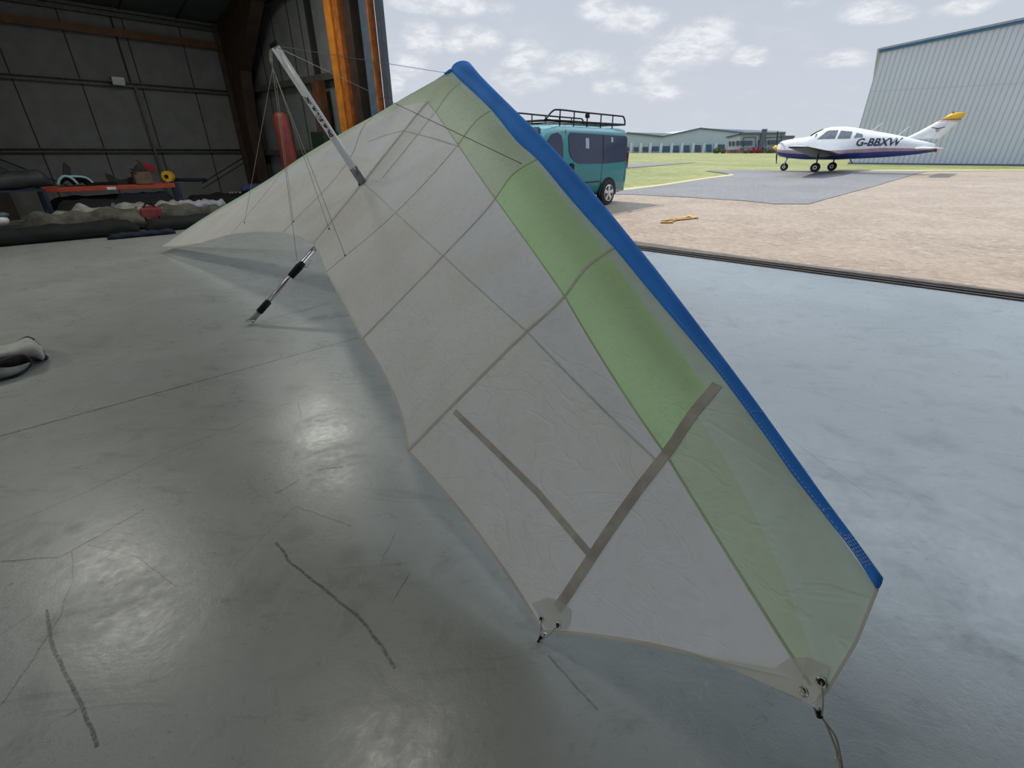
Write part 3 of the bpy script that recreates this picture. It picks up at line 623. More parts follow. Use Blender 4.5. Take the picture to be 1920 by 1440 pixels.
sheet([[bp(-60, 652, .02), bp(-10, 657, .02), bp(20, 655, .01), bp(55, 645, .01), bp(75, 650, .01)],
       [bp(-60, 645, .16), bp(-10, 650, .15), bp(18, 647, .16), bp(52, 634, .17), bp(78, 652, .10)],
       [bp(-60, 662, .19), bp(-10, 663, .17), bp(25, 660, .16), bp(60, 652, .16), bp(82, 667, .05)],
       [bp(-60, 678, .15), bp(-10, 675, .13), bp(30, 672, .10), bp(62, 668, .07), bp(82, 676, .01)]], 'top_flap', M_cb)
sheet([[bp(-60, 695, .13), bp(-10, 682, .13), bp(25, 669, .13), bp(47, 668, .11), bp(58, 679, .06)],
       [bp(-60, 700, .04), bp(-10, 693, .04), bp(20, 688, .05), bp(40, 682, .05), bp(57, 680, .05)]], 'lining', M_in)
sheet([[bp(-60, 694, .10), bp(-10, 690, .09), bp(15, 690, .08), bp(35, 686, .07), bp(58, 679, .06)],
       [bp(-60, 710, .06), bp(-10, 704, .06), bp(12, 702, .05), bp(34, 696, .04), bp(55, 685, .03)],
       [bp(-60, 722, .0), bp(-10, 714, .0), bp(12, 708, .0), bp(34, 701, .0), bp(53, 688, .0)]], 'front_panel', mat('grey_canvas', (.24, .25, .23), .85, var=.2, bump=.6, bscale=10))
MB().tube(crom([bp(-40, 688, .13), bp(0, 678, .135), bp(25, 669, .14), bp(45, 667, .12), bp(58, 679, .06), bp(50, 692, .015), bp(34, 703, .01), bp(0, 711, .01), bp(-40, 720, .01)], 5), .009, 8).build('binding', M_trim, e)
MB().tube(crom([bp(14, 654, .15), bp(25, 648, .165), (bp(38, 639, .17)), bp(52, 633, .175), bp(62, 637, .16)], 5), .011, 8).build('binding', M_trim, e)
MB().tube(crom([bp(62, 637, .16), bp(74, 647, .11), bp(82, 660, .06), bp(83, 670, .02)], 5), .005, 8).build('binding', M_trim, e)
mb = MB(); mb.sphere(bp(15, 654, .16), (.02, .015, .014)); mb.build('toggle', M_trim, e)
mb = MB()
for k in range(9): mb.sphere(bp(62+k*2.4, 672-abs(k-4)*.4, .03), (.03, .03, .025), None, 10, 6)
mb.build('buckle_strap', M_trim, e)
MB().prism([bp(-20, 712, .02), bp(8, 709, .01), bp(0, 700, .055), bp(-20, 700, .06)], V((0, -.006, .004))).build('red_patch', M_red, e, label='dark red patch')

# ------------------------------------------------------------------ HANG GLIDER
N = V((-.556, 5.847, 2.217)); K = V((-.569, -.502, -.652)).normalized(); R_ = V((.646, -.763, .024)); R_ = (R_-K*R_.dot(K)).normalized(); NN = K.cross(R_)*-1
if NN.z < 0: NN = -NN
L, BE, DE, b1, b3 = 5.442, math.radians(61.15), math.radians(2.35), .252, .079
def lemod(s_, sg=1): return N+(K*math.cos(BE)+(R_*(sg*math.cos(DE))+NN*math.sin(DE))*math.sin(BE))*(s_*L)+(K*b1+NN*b3)*(s_*s_)
def project(P):
    x, y, z = P; z -= H; dd = y*CT-z*ST; uu = y*ST+z*CT; return (960+F*x/dd, 720-F*uu/dd)
def le3(px, py, sg=1):
    best = min((i/400 for i in range(0, 430)), key=lambda s_: (project(lemod(s_, sg))[0]-px)**2+(project(lemod(s_, sg))[1]-py)**2); return snap(px, py, lemod(best, sg))
def loc(x, y, z): return N+K*x+R_*y+NN*z
GL = empty('hang_glider', (-2.46, 4.17, 0), 'white and green hang glider with blue leading edge resting on its tail and control bar', 'hang glider')
# stations: (LE px, c px, p1, g, w, TE px, TE model)
st = {}
def station(le, p1, c, gg, ww, te, tem, sg=1, camber=.06, lem=None, le3d=None):
    a = le3d if le3d is not None else le3(le[0], le[1], sg); b = snap(te[0], te[1], tem)
    rows = [a]; allpx = [le, p1, c, gg, ww, te]
    for q in allpx[1:-1]:
        # fraction along chord in the image -> fraction in space (perspective-correct via projecting samples)
        best = min((i/200 for i in range(201)), key=lambda t: (lambda pp: (pp[0]-q[0])**2+(pp[1]-q[1])**2)(project(a.lerp(b, t)+NN*(camber*4*t*(1-t)**1.6))))
        rows.append(snap(q[0], q[1], a.lerp(b, best)+NN*(camber*4*best*(1-best)**1.6)))
    rows.append(b); return rows
near = [
 station((849, 132), (840, 142), (822, 165), (801, 191), (680, 343), (588, 456), loc(2.42, 0, .03), camber=.03),
 station((867, 153), (860, 158), (838, 180), (817, 211), (712, 370), (600, 478), loc(2.5, .37, .03), camber=.05),
 station((925, 207), (915, 211), (895, 225), (859, 272), (742, 399), (612, 510), loc(2.596, .738, .028)),
 station((966, 252), (958, 257), (930, 275), (893, 322), (786, 440), (640, 560), loc(2.79, 1.44, .08)),
 station((1010, 298), (1000, 303), (962, 332), (929, 373), (831, 480), (680, 635), loc(2.946, 2.107, .103)),
 station((1079, 380), (1066, 385), (1022, 418), (992, 460), (907, 550), (738, 738), loc(3.13, 2.62, .14)),
 station((1153, 463), (1137, 474), (1100, 508), (1059, 556), (988, 622), (765, 845), loc(3.29, 3.129, .125)),
 station((1250, 580), (1228, 598), (1192, 638), (1147, 702), (1105, 742), (893, 995), loc(3.40, 3.60, .10)),
 station((1358, 706), (1333, 737), (1304, 775), (1249, 852), (1236, 868), (1018, 1183), loc(3.455, 4.05, .0)),
 station((1495, 893), (1455, 940), (1425, 985), (1383, 1068), (1372, 1084), (1272, 1220), loc(3.32, 4.41, .10)),
 station((1645, 1104), (1552, 1294), (1546, 1300), (1538, 1310), (1536, 1315), (1531, 1329), loc(3.148, 4.757, .237), camber=.0)]
for k_, dz_c in ((3, .008), (4, .012), (5, .022), (6, .012), (7, .026), (8, .008)): near[k_][2] = near[k_][2]+NN*dz_c
rt = near[0]
far = [rt,
 station((768, 177), (765, 181), (760, 187), (756, 198), (700, 300), (560, 444), loc(2.5, -.37, .06), -1, .04),
 station((704, 215), (700, 219), (694, 225), (686, 232), (660, 290), (530, 437), loc(2.596, -.738, .03), -1, .04),
 station((600, 273), (597, 276), (593, 281), (586, 290), (560, 330), (480, 435), loc(2.79, -1.44, .08), -1, .04),
 station((538, 313), (536, 316), (533, 320), (528, 325), (510, 348), (434, 439), loc(2.946, -2.107, .103), -1, .04),
 station((492, 343), (490, 346), (488, 349), (485, 353), (475, 367), (405, 447), loc(3.13, -2.62, .14), -1, .04),
 station((447, 370), (446, 373), (445, 375), (443, 378), (437, 386), (380, 454), loc(3.29, -3.129, .125), -1, .04),
 station((378, 411), (377, 413), (376, 415), (374, 418), (370, 424), (336, 461), loc(3.42, -3.9, .12), -1, .03),
 station((322, 449), (321, 450), (320, 451), (318, 453), (315, 455), (303, 461), loc(3.148, -4.757, .237), -1, .0)]
SEG = [2, 3, 3, 6, 7]
def sail_surface(sts, groups, sub):
    cur = [chordcurve(s_, SEG) for s_ in sts]; cols = []
    for gi, gr in enumerate(groups):
        m_ = sub*(len(gr)-1)
        for k in range(m_+1):
            if k == 0 and gi: continue
            t = k/m_
            if len(gr) == 2: cols.append([cur[gr[0]][i].lerp(cur[gr[1]][i], t) for i in range(len(cur[0]))])
            else:
                la, lb_, lc = (1-t)*(1-2*t), 4*t*(1-t), t*(2*t-1)
                cols.append([cur[gr[0]][i]*la+cur[gr[1]][i]*lb_+cur[gr[2]][i]*lc for i in range(len(cur[0]))])
    return cols
ncols = sail_surface(near, [(0, 1), (1, 2), (2, 3, 4), (4, 5, 6), (6, 7, 8), (8, 9, 10)], 10)
fcols = sail_surface(far, [(0, 1), (1, 2), (2, 3, 4), (4, 5, 6), (6, 7, 8)], 8)
MS = [sail_mat('sail_pale_green', (.74, .86, .74), .45, .06, .22), sail_mat('sail_green', (.66, .90, .50), .58, .06, .22), sail_mat('sail_white', (.86, .86, .86), .44, .06, .2), sail_mat('sail_white_warm', (.87, .85, .81), .44, .09, .25), sail_mat('sail_light_green', (.70, .82, .62), .42, .08, .3)]
def sail_mesh(name, cols, rowmat, parent=GL):
    n = len(cols[0]); mb = MB(); vs = [p for c in cols for p in c]; mb.v = [tuple(p) for p in vs]
    for i in range(len(cols)-1):
        for j in range(n-1):
            mb.f.append((i*n+j, i*n+j+1, (i+1)*n+j+1, (i+1)*n+j)); mb.mi.append(rowmat(i, j)); mb.sm.append(True)
    o = mb.build(name, MS, parent, origin=V(vs[0]), recalc=False); return o
cum = [0]
for s_ in SEG: cum.append(cum[-1]+s_)
def rm_near(i, j):
    pan = next(k for k in range(5) if j < cum[k+1])
    if pan == 0: return 0
    if i >= 80 and pan > 2: return 2
    if pan in (1, 2):
        if i >= 80: return 0 if pan == 1 else 4
        return 4 if i < 40 else 1
    return 3 if pan == 4 else 2
def rm_far(i, j):
    pan = next(k for k in range(5) if j < cum[k+1]); return 4 if pan < 3 else (2 if pan == 3 else 3)
sail_n = sail_mesh('sail_wing', ncols, rm_near); sail_n['label'] = 'near wing sail, white with green and pale green panels'
sail_f = sail_mesh('sail_wing', fcols, rm_far); sail_f['label'] = 'far wing sail'
def bvh(cols_list):
    vs, fs = [], []
    for cols in cols_list:
        n = len(cols[0]); o = len(vs); vs += [p for c in cols for p in c]
        fs += [(o+i*n+j, o+i*n+j+1, o+(i+1)*n+j+1, o+(i+1)*n+j) for i in range(len(cols)-1) for j in range(n-1)]
    return BVHTree.FromPolygons(vs, fs)
BV = bvh([ncols, fcols])
def hit(px, py):
    h_ = BV.ray_cast(CAM, ray(px, py), 30)
    if h_[0] is None:
        h_ = BV.find_nearest(snap(px, py, loc(2, 0, 0))); return h_[0], NN
    nn = h_[1]; nn = nn if nn.dot(ray(px, py)) < 0 else -nn
    return h_[0], nn
def ribbon(px, wd, m, nm, off=.004, parent=GL, sub=8, pts=None, offs=0.):
    P = []
    if pts is None:
        for a, b in zip(px, px[1:]):
            for k in range(sub): P.append((a[0]+(b[0]-a[0])*k/sub, a[1]+(b[1]-a[1])*k/sub))
        P.append(px[-1]); HN = [hit(*p) for p in P]
    else: HN = pts
    vs, fs = [], []; L_ = len(HN)
    for i, (p, nn) in enumerate(HN):
        t = (HN[min(i+1, L_-1)][0]-HN[max(i-1, 0)][0]).normalized(); sd = nn.cross(t).normalized(); w_ = wd if not isinstance(wd, tuple) else wd[0]+(wd[1]-wd[0])*i/(L_-1)
        for k in (-1, 1): vs.append(p+nn*off+sd*(w_/2*k+offs))
        for k in (-1, 1): vs.append(p+nn*(off-.0025)+sd*(w_/2*k+offs))
    for i in range(L_-1):
        a = i*4; b = a+4; fs += [(a, a+1, b+1, b), (a+2, b+2, b+3, a+3), (a, b, b+2, a+2), (a+1, a+3, b+3, b+1)]
    o = MB().add(vs, fs, 0, False).build(nm, m, parent, origin=HN[0][0]); return o
M_pock = mat('batten_pocket', (.80, .78, .72), .7, var=.10, scale=9, trans=.5); M_tape = mat('grey_reinforcing_tape', (.66, .63, .56), .6, var=.2, scale=14, trans=.4); M_hem = mat('hem_tape', (.82, .79, .72), .7, var=.08, trans=.4)
M_seamt = mat('seam_line', (.80, .80, .76), .7, trans=.5); M_seamg = mat('seam_green', (.66, .76, .56), .7, trans=.5)
def chordrib(col, i0, i1, wd, m, nm, cols=ncols, off=.004):
    c = cols[col]; pts = []
    for i in range(i0, i1+1):
        ta = c[min(i+1, len(c)-1)]-c[max(i-1, 0)]; sa = cols[min(col+1, len(cols)-1)][i]-cols[max(col-1, 0)][i]; nn = sa.cross(ta).normalized()
        if nn.dot(CAM-c[i]) < 0: nn = -nn
        pts.append((c[i], nn))
    return ribbon(None, wd, m, nm, off, pts=pts)
nr = len(ncols[0])-1
chordrib(10, 1, 8, .010, M_seamg, 'seam'); chordrib(20, 1, 8, .014, M_seamg, 'batten_pocket'); chordrib(20, 8, nr, .012, M_pock, 'batten_pocket')
chordrib(40, 0, 8, .011, M_seamg, 'batten_pocket'); chordrib(40, 8, nr, .014, M_pock, 'batten_pocket')
chordrib(60, 0, 8, .015, M_pock, 'batten_pocket'); chordrib(60, 8, nr, .016, M_pock, 'batten_pocket')
chordrib(80, 1, 8, .034, M_tape, 'batten_pocket'); chordrib(80, 8, nr-1, (.032, .034), M_tape, 'batten_pocket')
for ci, c_ in ((16, .010), (32, .010)): chordrib(ci, 2, len(fcols[0])-1, c_, M_pock, 'batten_pocket', fcols)
chordrib(24, 2, len(fcols[0])-1, .008, M_pock, 'batten_pocket', fcols) if False else None
# keel pocket line
chordrib(0, 8, nr, .03, M_pock, 'keel_pocket')
def spanrib(row, c0, c1, wd, m, nm, cols=ncols, off=.004, offs=0., flat=False):
    pts = []
    for i in range(c0, c1+1):
        c = cols[i]; ta = c[min(row+1, len(c)-1)]-c[max(row-1, 0)]; sa = cols[min(i+1, len(cols)-1)][row]-cols[max(i-1, 0)][row]; nn = sa.cross(ta).normalized()
        if nn.dot(CAM-c[row]) < 0: nn = -nn
        if flat: nn = NN
        pts.append((c[row], nn))
    return ribbon(None, wd, m, nm, off, pts=pts, offs=offs)
spanrib(cum[4], 0, 80, .007, M_seamt, 'seam'); spanrib(cum[3], 0, 99, .006, M_seamg, 'seam')
ribbon([(853, 772), (930, 846), (1010, 925), (1108, 1040)], .024, M_tape, 'reinforcing_tape', .005)
ribbon([(756, 245), (810, 259), (861, 275)], .010, M_seamt, 'seam'); ribbon([(756, 245), (718, 255), (690, 266)], .008, M_seamt, 'seam')
ribbon([(805, 190), (756, 245), (700, 318)], .010, M_seamt, 'seam'); ribbon([(814, 213), (783, 253), (745, 300), (716, 335)], .009, M_seamt, 'seam')
# hems
npts = len(ncols)-1
spanrib(nr, 0, npts-1, .009, M_hem, 'hem', flat=True); spanrib(len(fcols[0])-1, 0, len(fcols)-2, .018, M_hem, 'hem', fcols, flat=True)
pts_tip = []
for j in range(0, nr+1):
    c = ncols[-1]; ta = c[min(j+1, nr)]-c[max(j-1, 0)]; sa = c[j]-ncols[-2][j]; nn = sa.cross(ta).normalized(); nn = NN; pts_tip.append((c[j], nn))
ribbon(None, .006, M_hem, 'hem', .002, pts=pts_tip)
# corner patches
def patch(px, nm, m, off=.005):
    hn = [hit(*p) for p in px]; vs = [p+n_*off for p, n_ in hn]+[p+n_*(off-.002) for p, n_ in hn]; k = len(px)
    cpx = (sum(p[0] for p in px)/k, sum(p[1] for p in px)/k); cp, cn = hit(*cpx); vs.append(cp+cn*off)
    fs = [(i, (i+1) % k, 2*k) for i in range(k)]+[(i, (i+1) % k, k+(i+1) % k, k+i) for i in range(k)]
    return MB().add(vs, fs).build(nm, m, GL, origin=cp)
M_patch = mat('corner_patch_cloth', (.80, .79, .74), .7, var=.06, scale=5, trans=.4)
patch([(998, 1131), (1030, 1120), (1055, 1128), (1072, 1143), (1071, 1165), (1062, 1180), (1024, 1178), (1015, 1160)], 'corner_patch', M_patch)
patch([(1455, 1253), (1480, 1235), (1515, 1232), (1556, 1250), (1545, 1290), (1532, 1316), (1526, 1321), (1490, 1306), (1452, 1290)], 'corner_patch', M_patch)
# grommets
def grommet(px, py, r_):
    p, nn = hit(px, py); t1 = nn.cross(V((0, 0, 1))).normalized(); t2 = nn.cross(t1)
    e_ = MB(); e_.tube([p+nn*.006+t1*(math.cos(2*PI*k/20)*r_)+t2*(math.sin(2*PI*k/20)*r_) for k in range(21)], r_*.3, 8, 0, False); o = e_.build('grommet', M_steel, GL, origin=p)
    MB().disc(p+nn*.005, nn, r_*.8, .0015, 16).build('eyelet_hole', M_gap, o, origin=p); return p, nn
g1 = grommet(1017, 1160, .0085); g2 = grommet(1048, 1171.5, .0085); g3 = grommet(1511, 1297, .0085); g4 = grommet(1542, 1279, .0085)
# tip strings
def cord(pts, r_=.0016, nm='cord'): return MB().tube(crom(pts, 5), r_, 6).build(nm, M_cordm, GL, origin=V(pts[0]))
tb1 = snap(1022, 1186, g1[0]-NN*.02); tb2 = snap(1009, 1203, g1[0]-NN*.05)
MB().tube([tb1, tb1.lerp(tb2, .5)], .006, 10).build('batten_tip', M_alu, GL, origin=tb1); MB().tube([tb1.lerp(tb2, .45), tb2], [.0065, .0045], 10).build('batten_cap', M_black, GL, origin=tb2)
cord([g1[0]+g1[1]*.008, snap(1014, 1180, g1[0]), tb2+V((-.002, 0, 0))]); cord([g2[0]+g2[1]*.008, snap(1030, 1190, g2[0]), tb2+V((.002, 0, 0))])
h1 = snap(1012, 1270, tb2+V((0, 0, -.09)))
cord([tb2, snap(1010, 1225, tb2+V((0, 0, -.03))), snap(1011, 1248, tb2+V((0, 0, -.06))), h1]); cord([tb2, snap(1014, 1225, tb2+V((0, 0, -.03))), snap(1020, 1245, tb2+V((0, 0, -.06))), snap(1019, 1260, tb2+V((0, 0, -.075))), h1])
MB().sphere(h1, .0045).build('cord_knot', mat('cream_knot', (.62, .55, .4), .8), GL, origin=h1)
ta = snap(1531, 1322, g3[0]-NN*.01); tb = snap(1537, 1343, g3[0]-NN*.03)
MB().tube([ta, ta.lerp(tb, .4)], .006, 10).build('batten_tip', M_alu, GL, origin=ta); MB().tube([ta.lerp(tb, .35), tb], .0062, 10).build('batten_cap', M_black, GL, origin=tb)
cord([g3[0]+g3[1]*.008, snap(1522, 1318, g3[0]), snap(1532, 1345, tb)]); cord([g4[0]+g4[1]*.008, snap(1543, 1320, g4[0]), snap(1540, 1345, tb)])
k1 = snap(1546, 1352, tb+V((0, 0, -.02)))
cord([tb, k1, snap(1560, 1385, k1+V((0, 0, -.03))), snap(1569, 1410, k1+V((0, 0, -.06))), snap(1570, 1430, k1+V((0, 0, -.08))), snap(1576, 1460, k1+V((0, 0, -.11)))], .0022)
cord([tb, k1, snap(1566, 1380, k1+V((0, 0, -.03))), snap(1574, 1410, k1+V((0, 0, -.06))), snap(1579, 1440, k1+V((0, 0, -.09))), snap(1578, 1465, k1+V((0, 0, -.12)))], .0022)
MB().tube(crom([snap(1568, 1420, k1+V((0, 0, -.07))), snap(1573, 1431, k1+V((0, 0, -.075))), snap(1572, 1445, k1+V((0, 0, -.08)))], 3), .004, 8).build('cord_knot', mat('cream_knot', (.62, .55, .4), .8), GL, origin=k1)
# leading edge covers
Sp = [(849, 132), (887, 170), (925, 207), (971, 263), (1010, 298), (1079, 380), (1153, 463), (1200, 520), (1250, 580), (1300, 640), (1350, 700), (1400, 767), (1445, 829), (1487, 889), (1540, 956), (1581, 1009), (1612, 1052), (1645, 1104)]
Op = [(884, 123), (908, 149), (944, 185), (991, 231), (1031, 271), (1106, 353), (1181, 444), (1228, 502), (1275, 563), (1325, 629), (1372, 691), (1420, 756), (1463, 816), (1505, 875), (1555, 945), (1597, 1001), (1625, 1040), (1655, 1082)]
def lecover(Sl, Ol, sg, nm, extra=None):
    rings = []; prev = None; S3 = [le3(x, y, sg) if not isinstance(x, V) else x for x, y in Sl]; O3 = [snap(x, y, s_) for (x, y), s_ in zip(Ol, S3)]
    for i, (s_, o_) in enumerate(zip(S3, O3)):
        t = (S3[min(i+1, len(S3)-1)]-S3[max(i-1, 0)]).normalized(); a_ = (o_-s_); th = t.cross(a_).normalized()*(a_.length*.30+.004); cc = (s_+o_)/2-a_*.04
        rings.append([cc+a_*(math.cos(2*PI*k/20)*.54)+th*(math.sin(2*PI*k/20)*(1 if True else .5)) for k in range(20)])
    n = 20; rr = []
    for k in range(n): rr.append(crom([r[k] for r in rings], 3))
    R2 = [[rr[k][i] for k in range(n)] for i in range(len(rr[0]))]
    if sg > 0: R2 = R2
    return MB().loft(R2).build(nm, M_blue, GL, origin=S3[0]), S3, O3
M_blue = mat('blue_sailcloth', (.045, .25, .82), .7, var=.10, scale=3, bump=.3, bscale=7, spec=.12)
cov, S3, O3 = lecover(Sp, Op, 1, 'leading_edge_cover')
# the far leading edge: mirrored tube behind the sail edge
fle = [(836, 136), (768, 177), (704, 215), (600, 273), (538, 313), (492, 343), (447, 370), (378, 411), (322, 449)]
FS = [le3(x, y, -1) for x, y in fle]; rad = [.05, .06, .06, .055, .05, .045, .04, .035, .02]
fr = [p-NN*(r_*1.15)+ray(*q)*(r_*.9) for p, r_, q in zip(FS, rad, fle)]
MB().tube(crom(fr, 3), [rad[min(i//3, 8)] for i in range(25)], 16).build('leading_edge_cover', M_blue, GL, origin=fr[0])
# nose cap
nc = [snap(x, y, N) for x, y in [(834, 138), (848, 128), (866, 124.5), (884, 126)]]
mbn = MB(); rings = []
for (x, y), wv in zip([(833, 137.5), (842, 132.5), (853, 129), (866, 127.5), (878, 127), (887, 131)], [.004, .018, .026, .030, .032, .030]):
    c = snap(x, y+wv*80, N); rings.append([c+ray(x, y)*(math.cos(2*PI*k/14)*.08+.05)+V((0, 0, 1))*(math.sin(2*PI*k/14)*wv) for k in range(14)])
mbn.loft(rings); mbn.build('nose_cover', M_blue, GL, origin=nc[0])
# white stitching on the cover
def stitch(px, nm='stitching', r_=.0011, dash=.5, step=.014, nrm=.003):
    mb = MB()
    for a, b in zip(px, px[1:]):
        A3, B3 = a, b; ln = (B3-A3).length; k = max(1, int(ln/step))
        for i in range(k): mb.tube([A3.lerp(B3, i/k), A3.lerp(B3, (i+dash)/k)], r_, 4)
    return mb
M_thr = mat('white_thread', (.7, .7, .72), .7)
CB = None
def cover_pts(pxs):
    dg = bpy.context.evaluated_depsgraph_get(); bm = bmesh.new(); bm.from_mesh(cov.data); bm.transform(Matrix.Translation(S3[0])); tr_ = BVHTree.FromBMesh(bm); bm.free(); out = []
    for x, y in pxs:
        h_ = tr_.ray_cast(CAM, ray(x, y), 20); out.append(h_[0]-ray(x, y)*.002 if h_[0] is not None else None)
    return [o_ for o_ in out if o_ is not None]
sm = MB()
for ln in [[(1409, 771), (1420, 770), (1430, 773)], [(1542, 955), (1552, 953), (1562, 955)]]:
    q = cover_pts(ln); m2 = stitch(q, step=.006, r_=.0008); sm.add(m2.v, m2.f)
for k in range(5):
    f = k/4; a = (1583+15*f, 1009-6*f+0); b = (1620+15*f, 1060-5*f)
    q = cover_pts([(a[0]+(b[0]-a[0])*i/8, a[1]+(b[1]-a[1])*i/8) for i in range(9)])
    if len(q) > 1: m2 = stitch(q, step=.008, r_=.0008); sm.add(m2.v, m2.f)
for ln in [[(1583, 1004), (1590, 1003), (1597, 1003)], [(1622, 1060), (1630, 1059), (1634, 1056)]]:
    q = cover_pts(ln); m2 = stitch(q, step=.006, r_=.0009); sm.add(m2.v, m2.f)
edge = cover_pts([(a[0]*.86+b[0]*.14, a[1]*.86+b[1]*.14) for a, b in zip(Sp[8:], Op[8:])])
m2 = stitch(edge, step=.012, r_=.0007); sm.add(m2.v, m2.f)
sm.build('stitching', M_thr, GL, origin=S3[-1], recalc=False)
# keel
T = N+K*3.353
kb = snap(588, 470, loc(2.42, 0, -.06)); kt = snap(472, 601, T)
kdir = (kt-kb).normalized()
MB().tube([loc(.05, 0, -.06), loc(1.6, 0, -.07), kb], .021, 12).build('keel_tube', M_alu, GL, origin=kb)
MB().tube([kb, kt], .021, 14).build('keel_tube', M_alu, GL, origin=kb)
def kp(px, py): q = snap(px, py, T); t = (q-kb).dot(kdir); return kb+kdir*t
MB().tube([kp(568, 489), kp(560, 498), kp(545, 518)], [.026, .036, .030], 14).build('keel_sleeve', M_black, GL, origin=kp(556, 505))
MB().tube([kp(504, 565), kp(484, 584)], .030, 14).build('keel_sleeve', M_black, GL, origin=kp(495, 575))
MB().tube([kp(484, 584), kp(470, 603)], [.024, .024], 12).build('keel_end', mat('grey_plastic', (.25, .25, .26), .4), GL, origin=kp(478, 592))
MB().box(kp(470, 602)+V((0, 0, .012)), (.07, .07, .012)).build('keel_foot', M_alu, GL, origin=kp(470, 602))
pk = [snap(589, 461, kb), snap(586, 480, kb), snap(571, 494, kb), snap(564, 489, kb), snap(583, 466, kb)]
MB().prism(pk, ray(580, 480)*.03).build('keel_sheath', mat('grey_dacron', (.45, .46, .46), .6, trans=.2), GL, origin=kb)
MB().tube(crom([snap(572, 500, kb), snap(580, 495, kb), snap(583, 486, kb)], 4), .005, 6).build('tie_strap', M_whitep, GL, origin=kb); MB().tube([snap(568, 501, kb), snap(583, 502, kb)], .004, 6).build('tie_strap', M_whitep, GL, origin=kb)
# kingpost
Kb = snap(679, 341, N+K*1.617+NN*.02); Kt = snap(512, 82, N+K*1.617+(NN-K*.2)*1.231)
kdr = (Kt-Kb).normalized(); dist = (Kt-CAM).length
KP = MB().tube([Kb, Kb+kdr*.02, Kt], [.034, .036, .036], 20, 0, True, .8).build('kingpost', mat('white_tube', (.88, .91, .94), .35, var=.02, coat=.2), GL, origin=Kb)
MB().tube([Kb-kdr*.015, Kb+kdr*.15], .040, 20, 0, True, .85).build('post_base', mat('grey_alu', (.28, .29, .30), .4, .5), KP, origin=Kb)
MB().tube([Kt-kdr*.02, Kt+kdr*.012], .040, 20, 0, True, .85).build('post_cap', M_black, KP, origin=Kt)
MB().sphere(snap(674, 346, Kb), (.012, .012, .02)).build('base_shackle', M_black, GL, origin=Kb)
# lettering on the post
vray = ((Kb+Kt)/2-CAM).normalized(); zax = (-vray-kdr*(-vray).dot(kdr)).normalized(); xax = -kdr; yax = zax.cross(xax)
M_ink = mat('black_ink', (.012, .012, .014), .5); M_inkr = mat('red_ink', (.30, .02, .10), .5)
def ontube(c3, roll=0.): 
    z2 = (zax*math.cos(roll)-yax*math.sin(roll)); y2 = z2.cross(xax)
    M = Matrix.Identity(4)
    for r in range(3): M[r][0] = xax[r]; M[r][1] = y2[r]; M[r][2] = z2[r]
    M.translation = c3+z2*.0352; return M
def onax(px, py): q = snap(px, py, Kb.lerp(Kt, .5)); return Kb+kdr*((q-Kb).dot(kdr))
RL = .42
def tpart(s_, a, b, h_, m, bold=.0028):
    p, q = onax(*a), onax(*b); o = text_mesh('lettering', s_, h_, Matrix.Identity(4), m, None, bold, .25, .0008)
    xs = [v_.co.x for v_ in o.data.vertices]; wd = max(xs)-min(xs); sc = (q-p).length/wd
    o.data.transform(Matrix.Diagonal((sc, 1, 1, 1)))
    # wrap round the post
    M = Matrix.Identity(4); c = (p+q)/2
    for v_ in o.data.vertices:
        x, y, z = v_.co; an = y/.036-RL; v_.co = c+xax*x+(zax*math.cos(an)+yax*math.sin(an))*(.0362*(1-.12*abs(math.sin(an)))+z+.0006)
    o.parent = KP; o.location = -Kb; return o
M_inkr = mat('maroon_ink', (.16, .012, .05), .5)
for tx_, a_, b_, mm in (('W', (587.5, 195.5), (594, 205.5), M_ink), ('ILLS', (595, 207), (606.5, 224.5), M_inkr), ('W', (609, 228.5), (615.5, 237.5), M_ink), ('ING', (616.5, 239), (627.5, 253), M_inkr)): tpart(tx_, a_, b_, .056, mm)
mb = MB()
for k in range(4):      # winged stripe emblem
    p = onax(574+k*1.5, 176+k*2.5); q = onax(584+k*1.2, 190+k*1.2); vs = []
    for c_, an0 in ((p, -RL-.45+k*.28), (q, -RL-.35+k*.25)):
        for da in (-.07, .07): vs.append(c_+(zax*math.cos(an0+da)+yax*math.sin(an0+da))*.0366)
    mb.add(vs, [(0, 1, 3, 2)])
p, q = onax(581, 178), onax(586, 197); vs = [p+(zax*math.cos(a_)+yax*math.sin(a_))*.0368 for a_ in (-.1, .15)]+[q+(zax*math.cos(a_)+yax*math.sin(a_))*.0368 for a_ in (-1.3, -1.0)]
mb.add(vs, [(0, 1, 3, 2)]); mb.build('emblem', M_ink, KP, origin=Kb, recalc=False)
# wires
def wire(a, b, r_=.0022, m=None): return MB().tube([a, b], r_, 6).build('wire', m or M_wire, GL, origin=a)
wt = Kt-kdr*.03+xax*0
wire(snap(518, 86, Kt), snap(838, 137, N+NN*.03)); wire(snap(518, 88, Kt), hit(978, 307)[0])
kn = snap(511, 128, Kt-V((0, 0, .25)))
for dx in (-2.5, 0, 2.0): MB().tube(crom([snap(509+dx*.4, 88, Kt), snap(508+dx, 105, Kt-V((0, 0, .12))), snap(510+dx*.4, 118, Kt-V((0, 0, .2))), kn], 4), .004, 6).build('bridle_cord', M_cordm, GL, origin=Kt)
MB().sphere(kn+V((0, 0, .05)), (.012, .012, .022)).build('bridle_knot', M_cordm, GL, origin=kn)
kn2 = snap(516, 140, kn-V((0, 0, .07)))
M_br = mat('bridle_line', (.42, .40, .36), .6)
wire(kn, kn2, .005, M_br)
wire(kn, hit(459, 418)[0]+NN*.005, .0022, M_br); wire(kn2, hit(551, 416)[0]+NN*.005, .002, M_br); wire(kn, snap(557, 489, kb), .0022, M_br)
wire(kn2, hit(618, 430)[0]+NN*.005, .0022, M_br); wire(kn2, hit(648, 480)[0]+NN*.005, .0022, M_br)
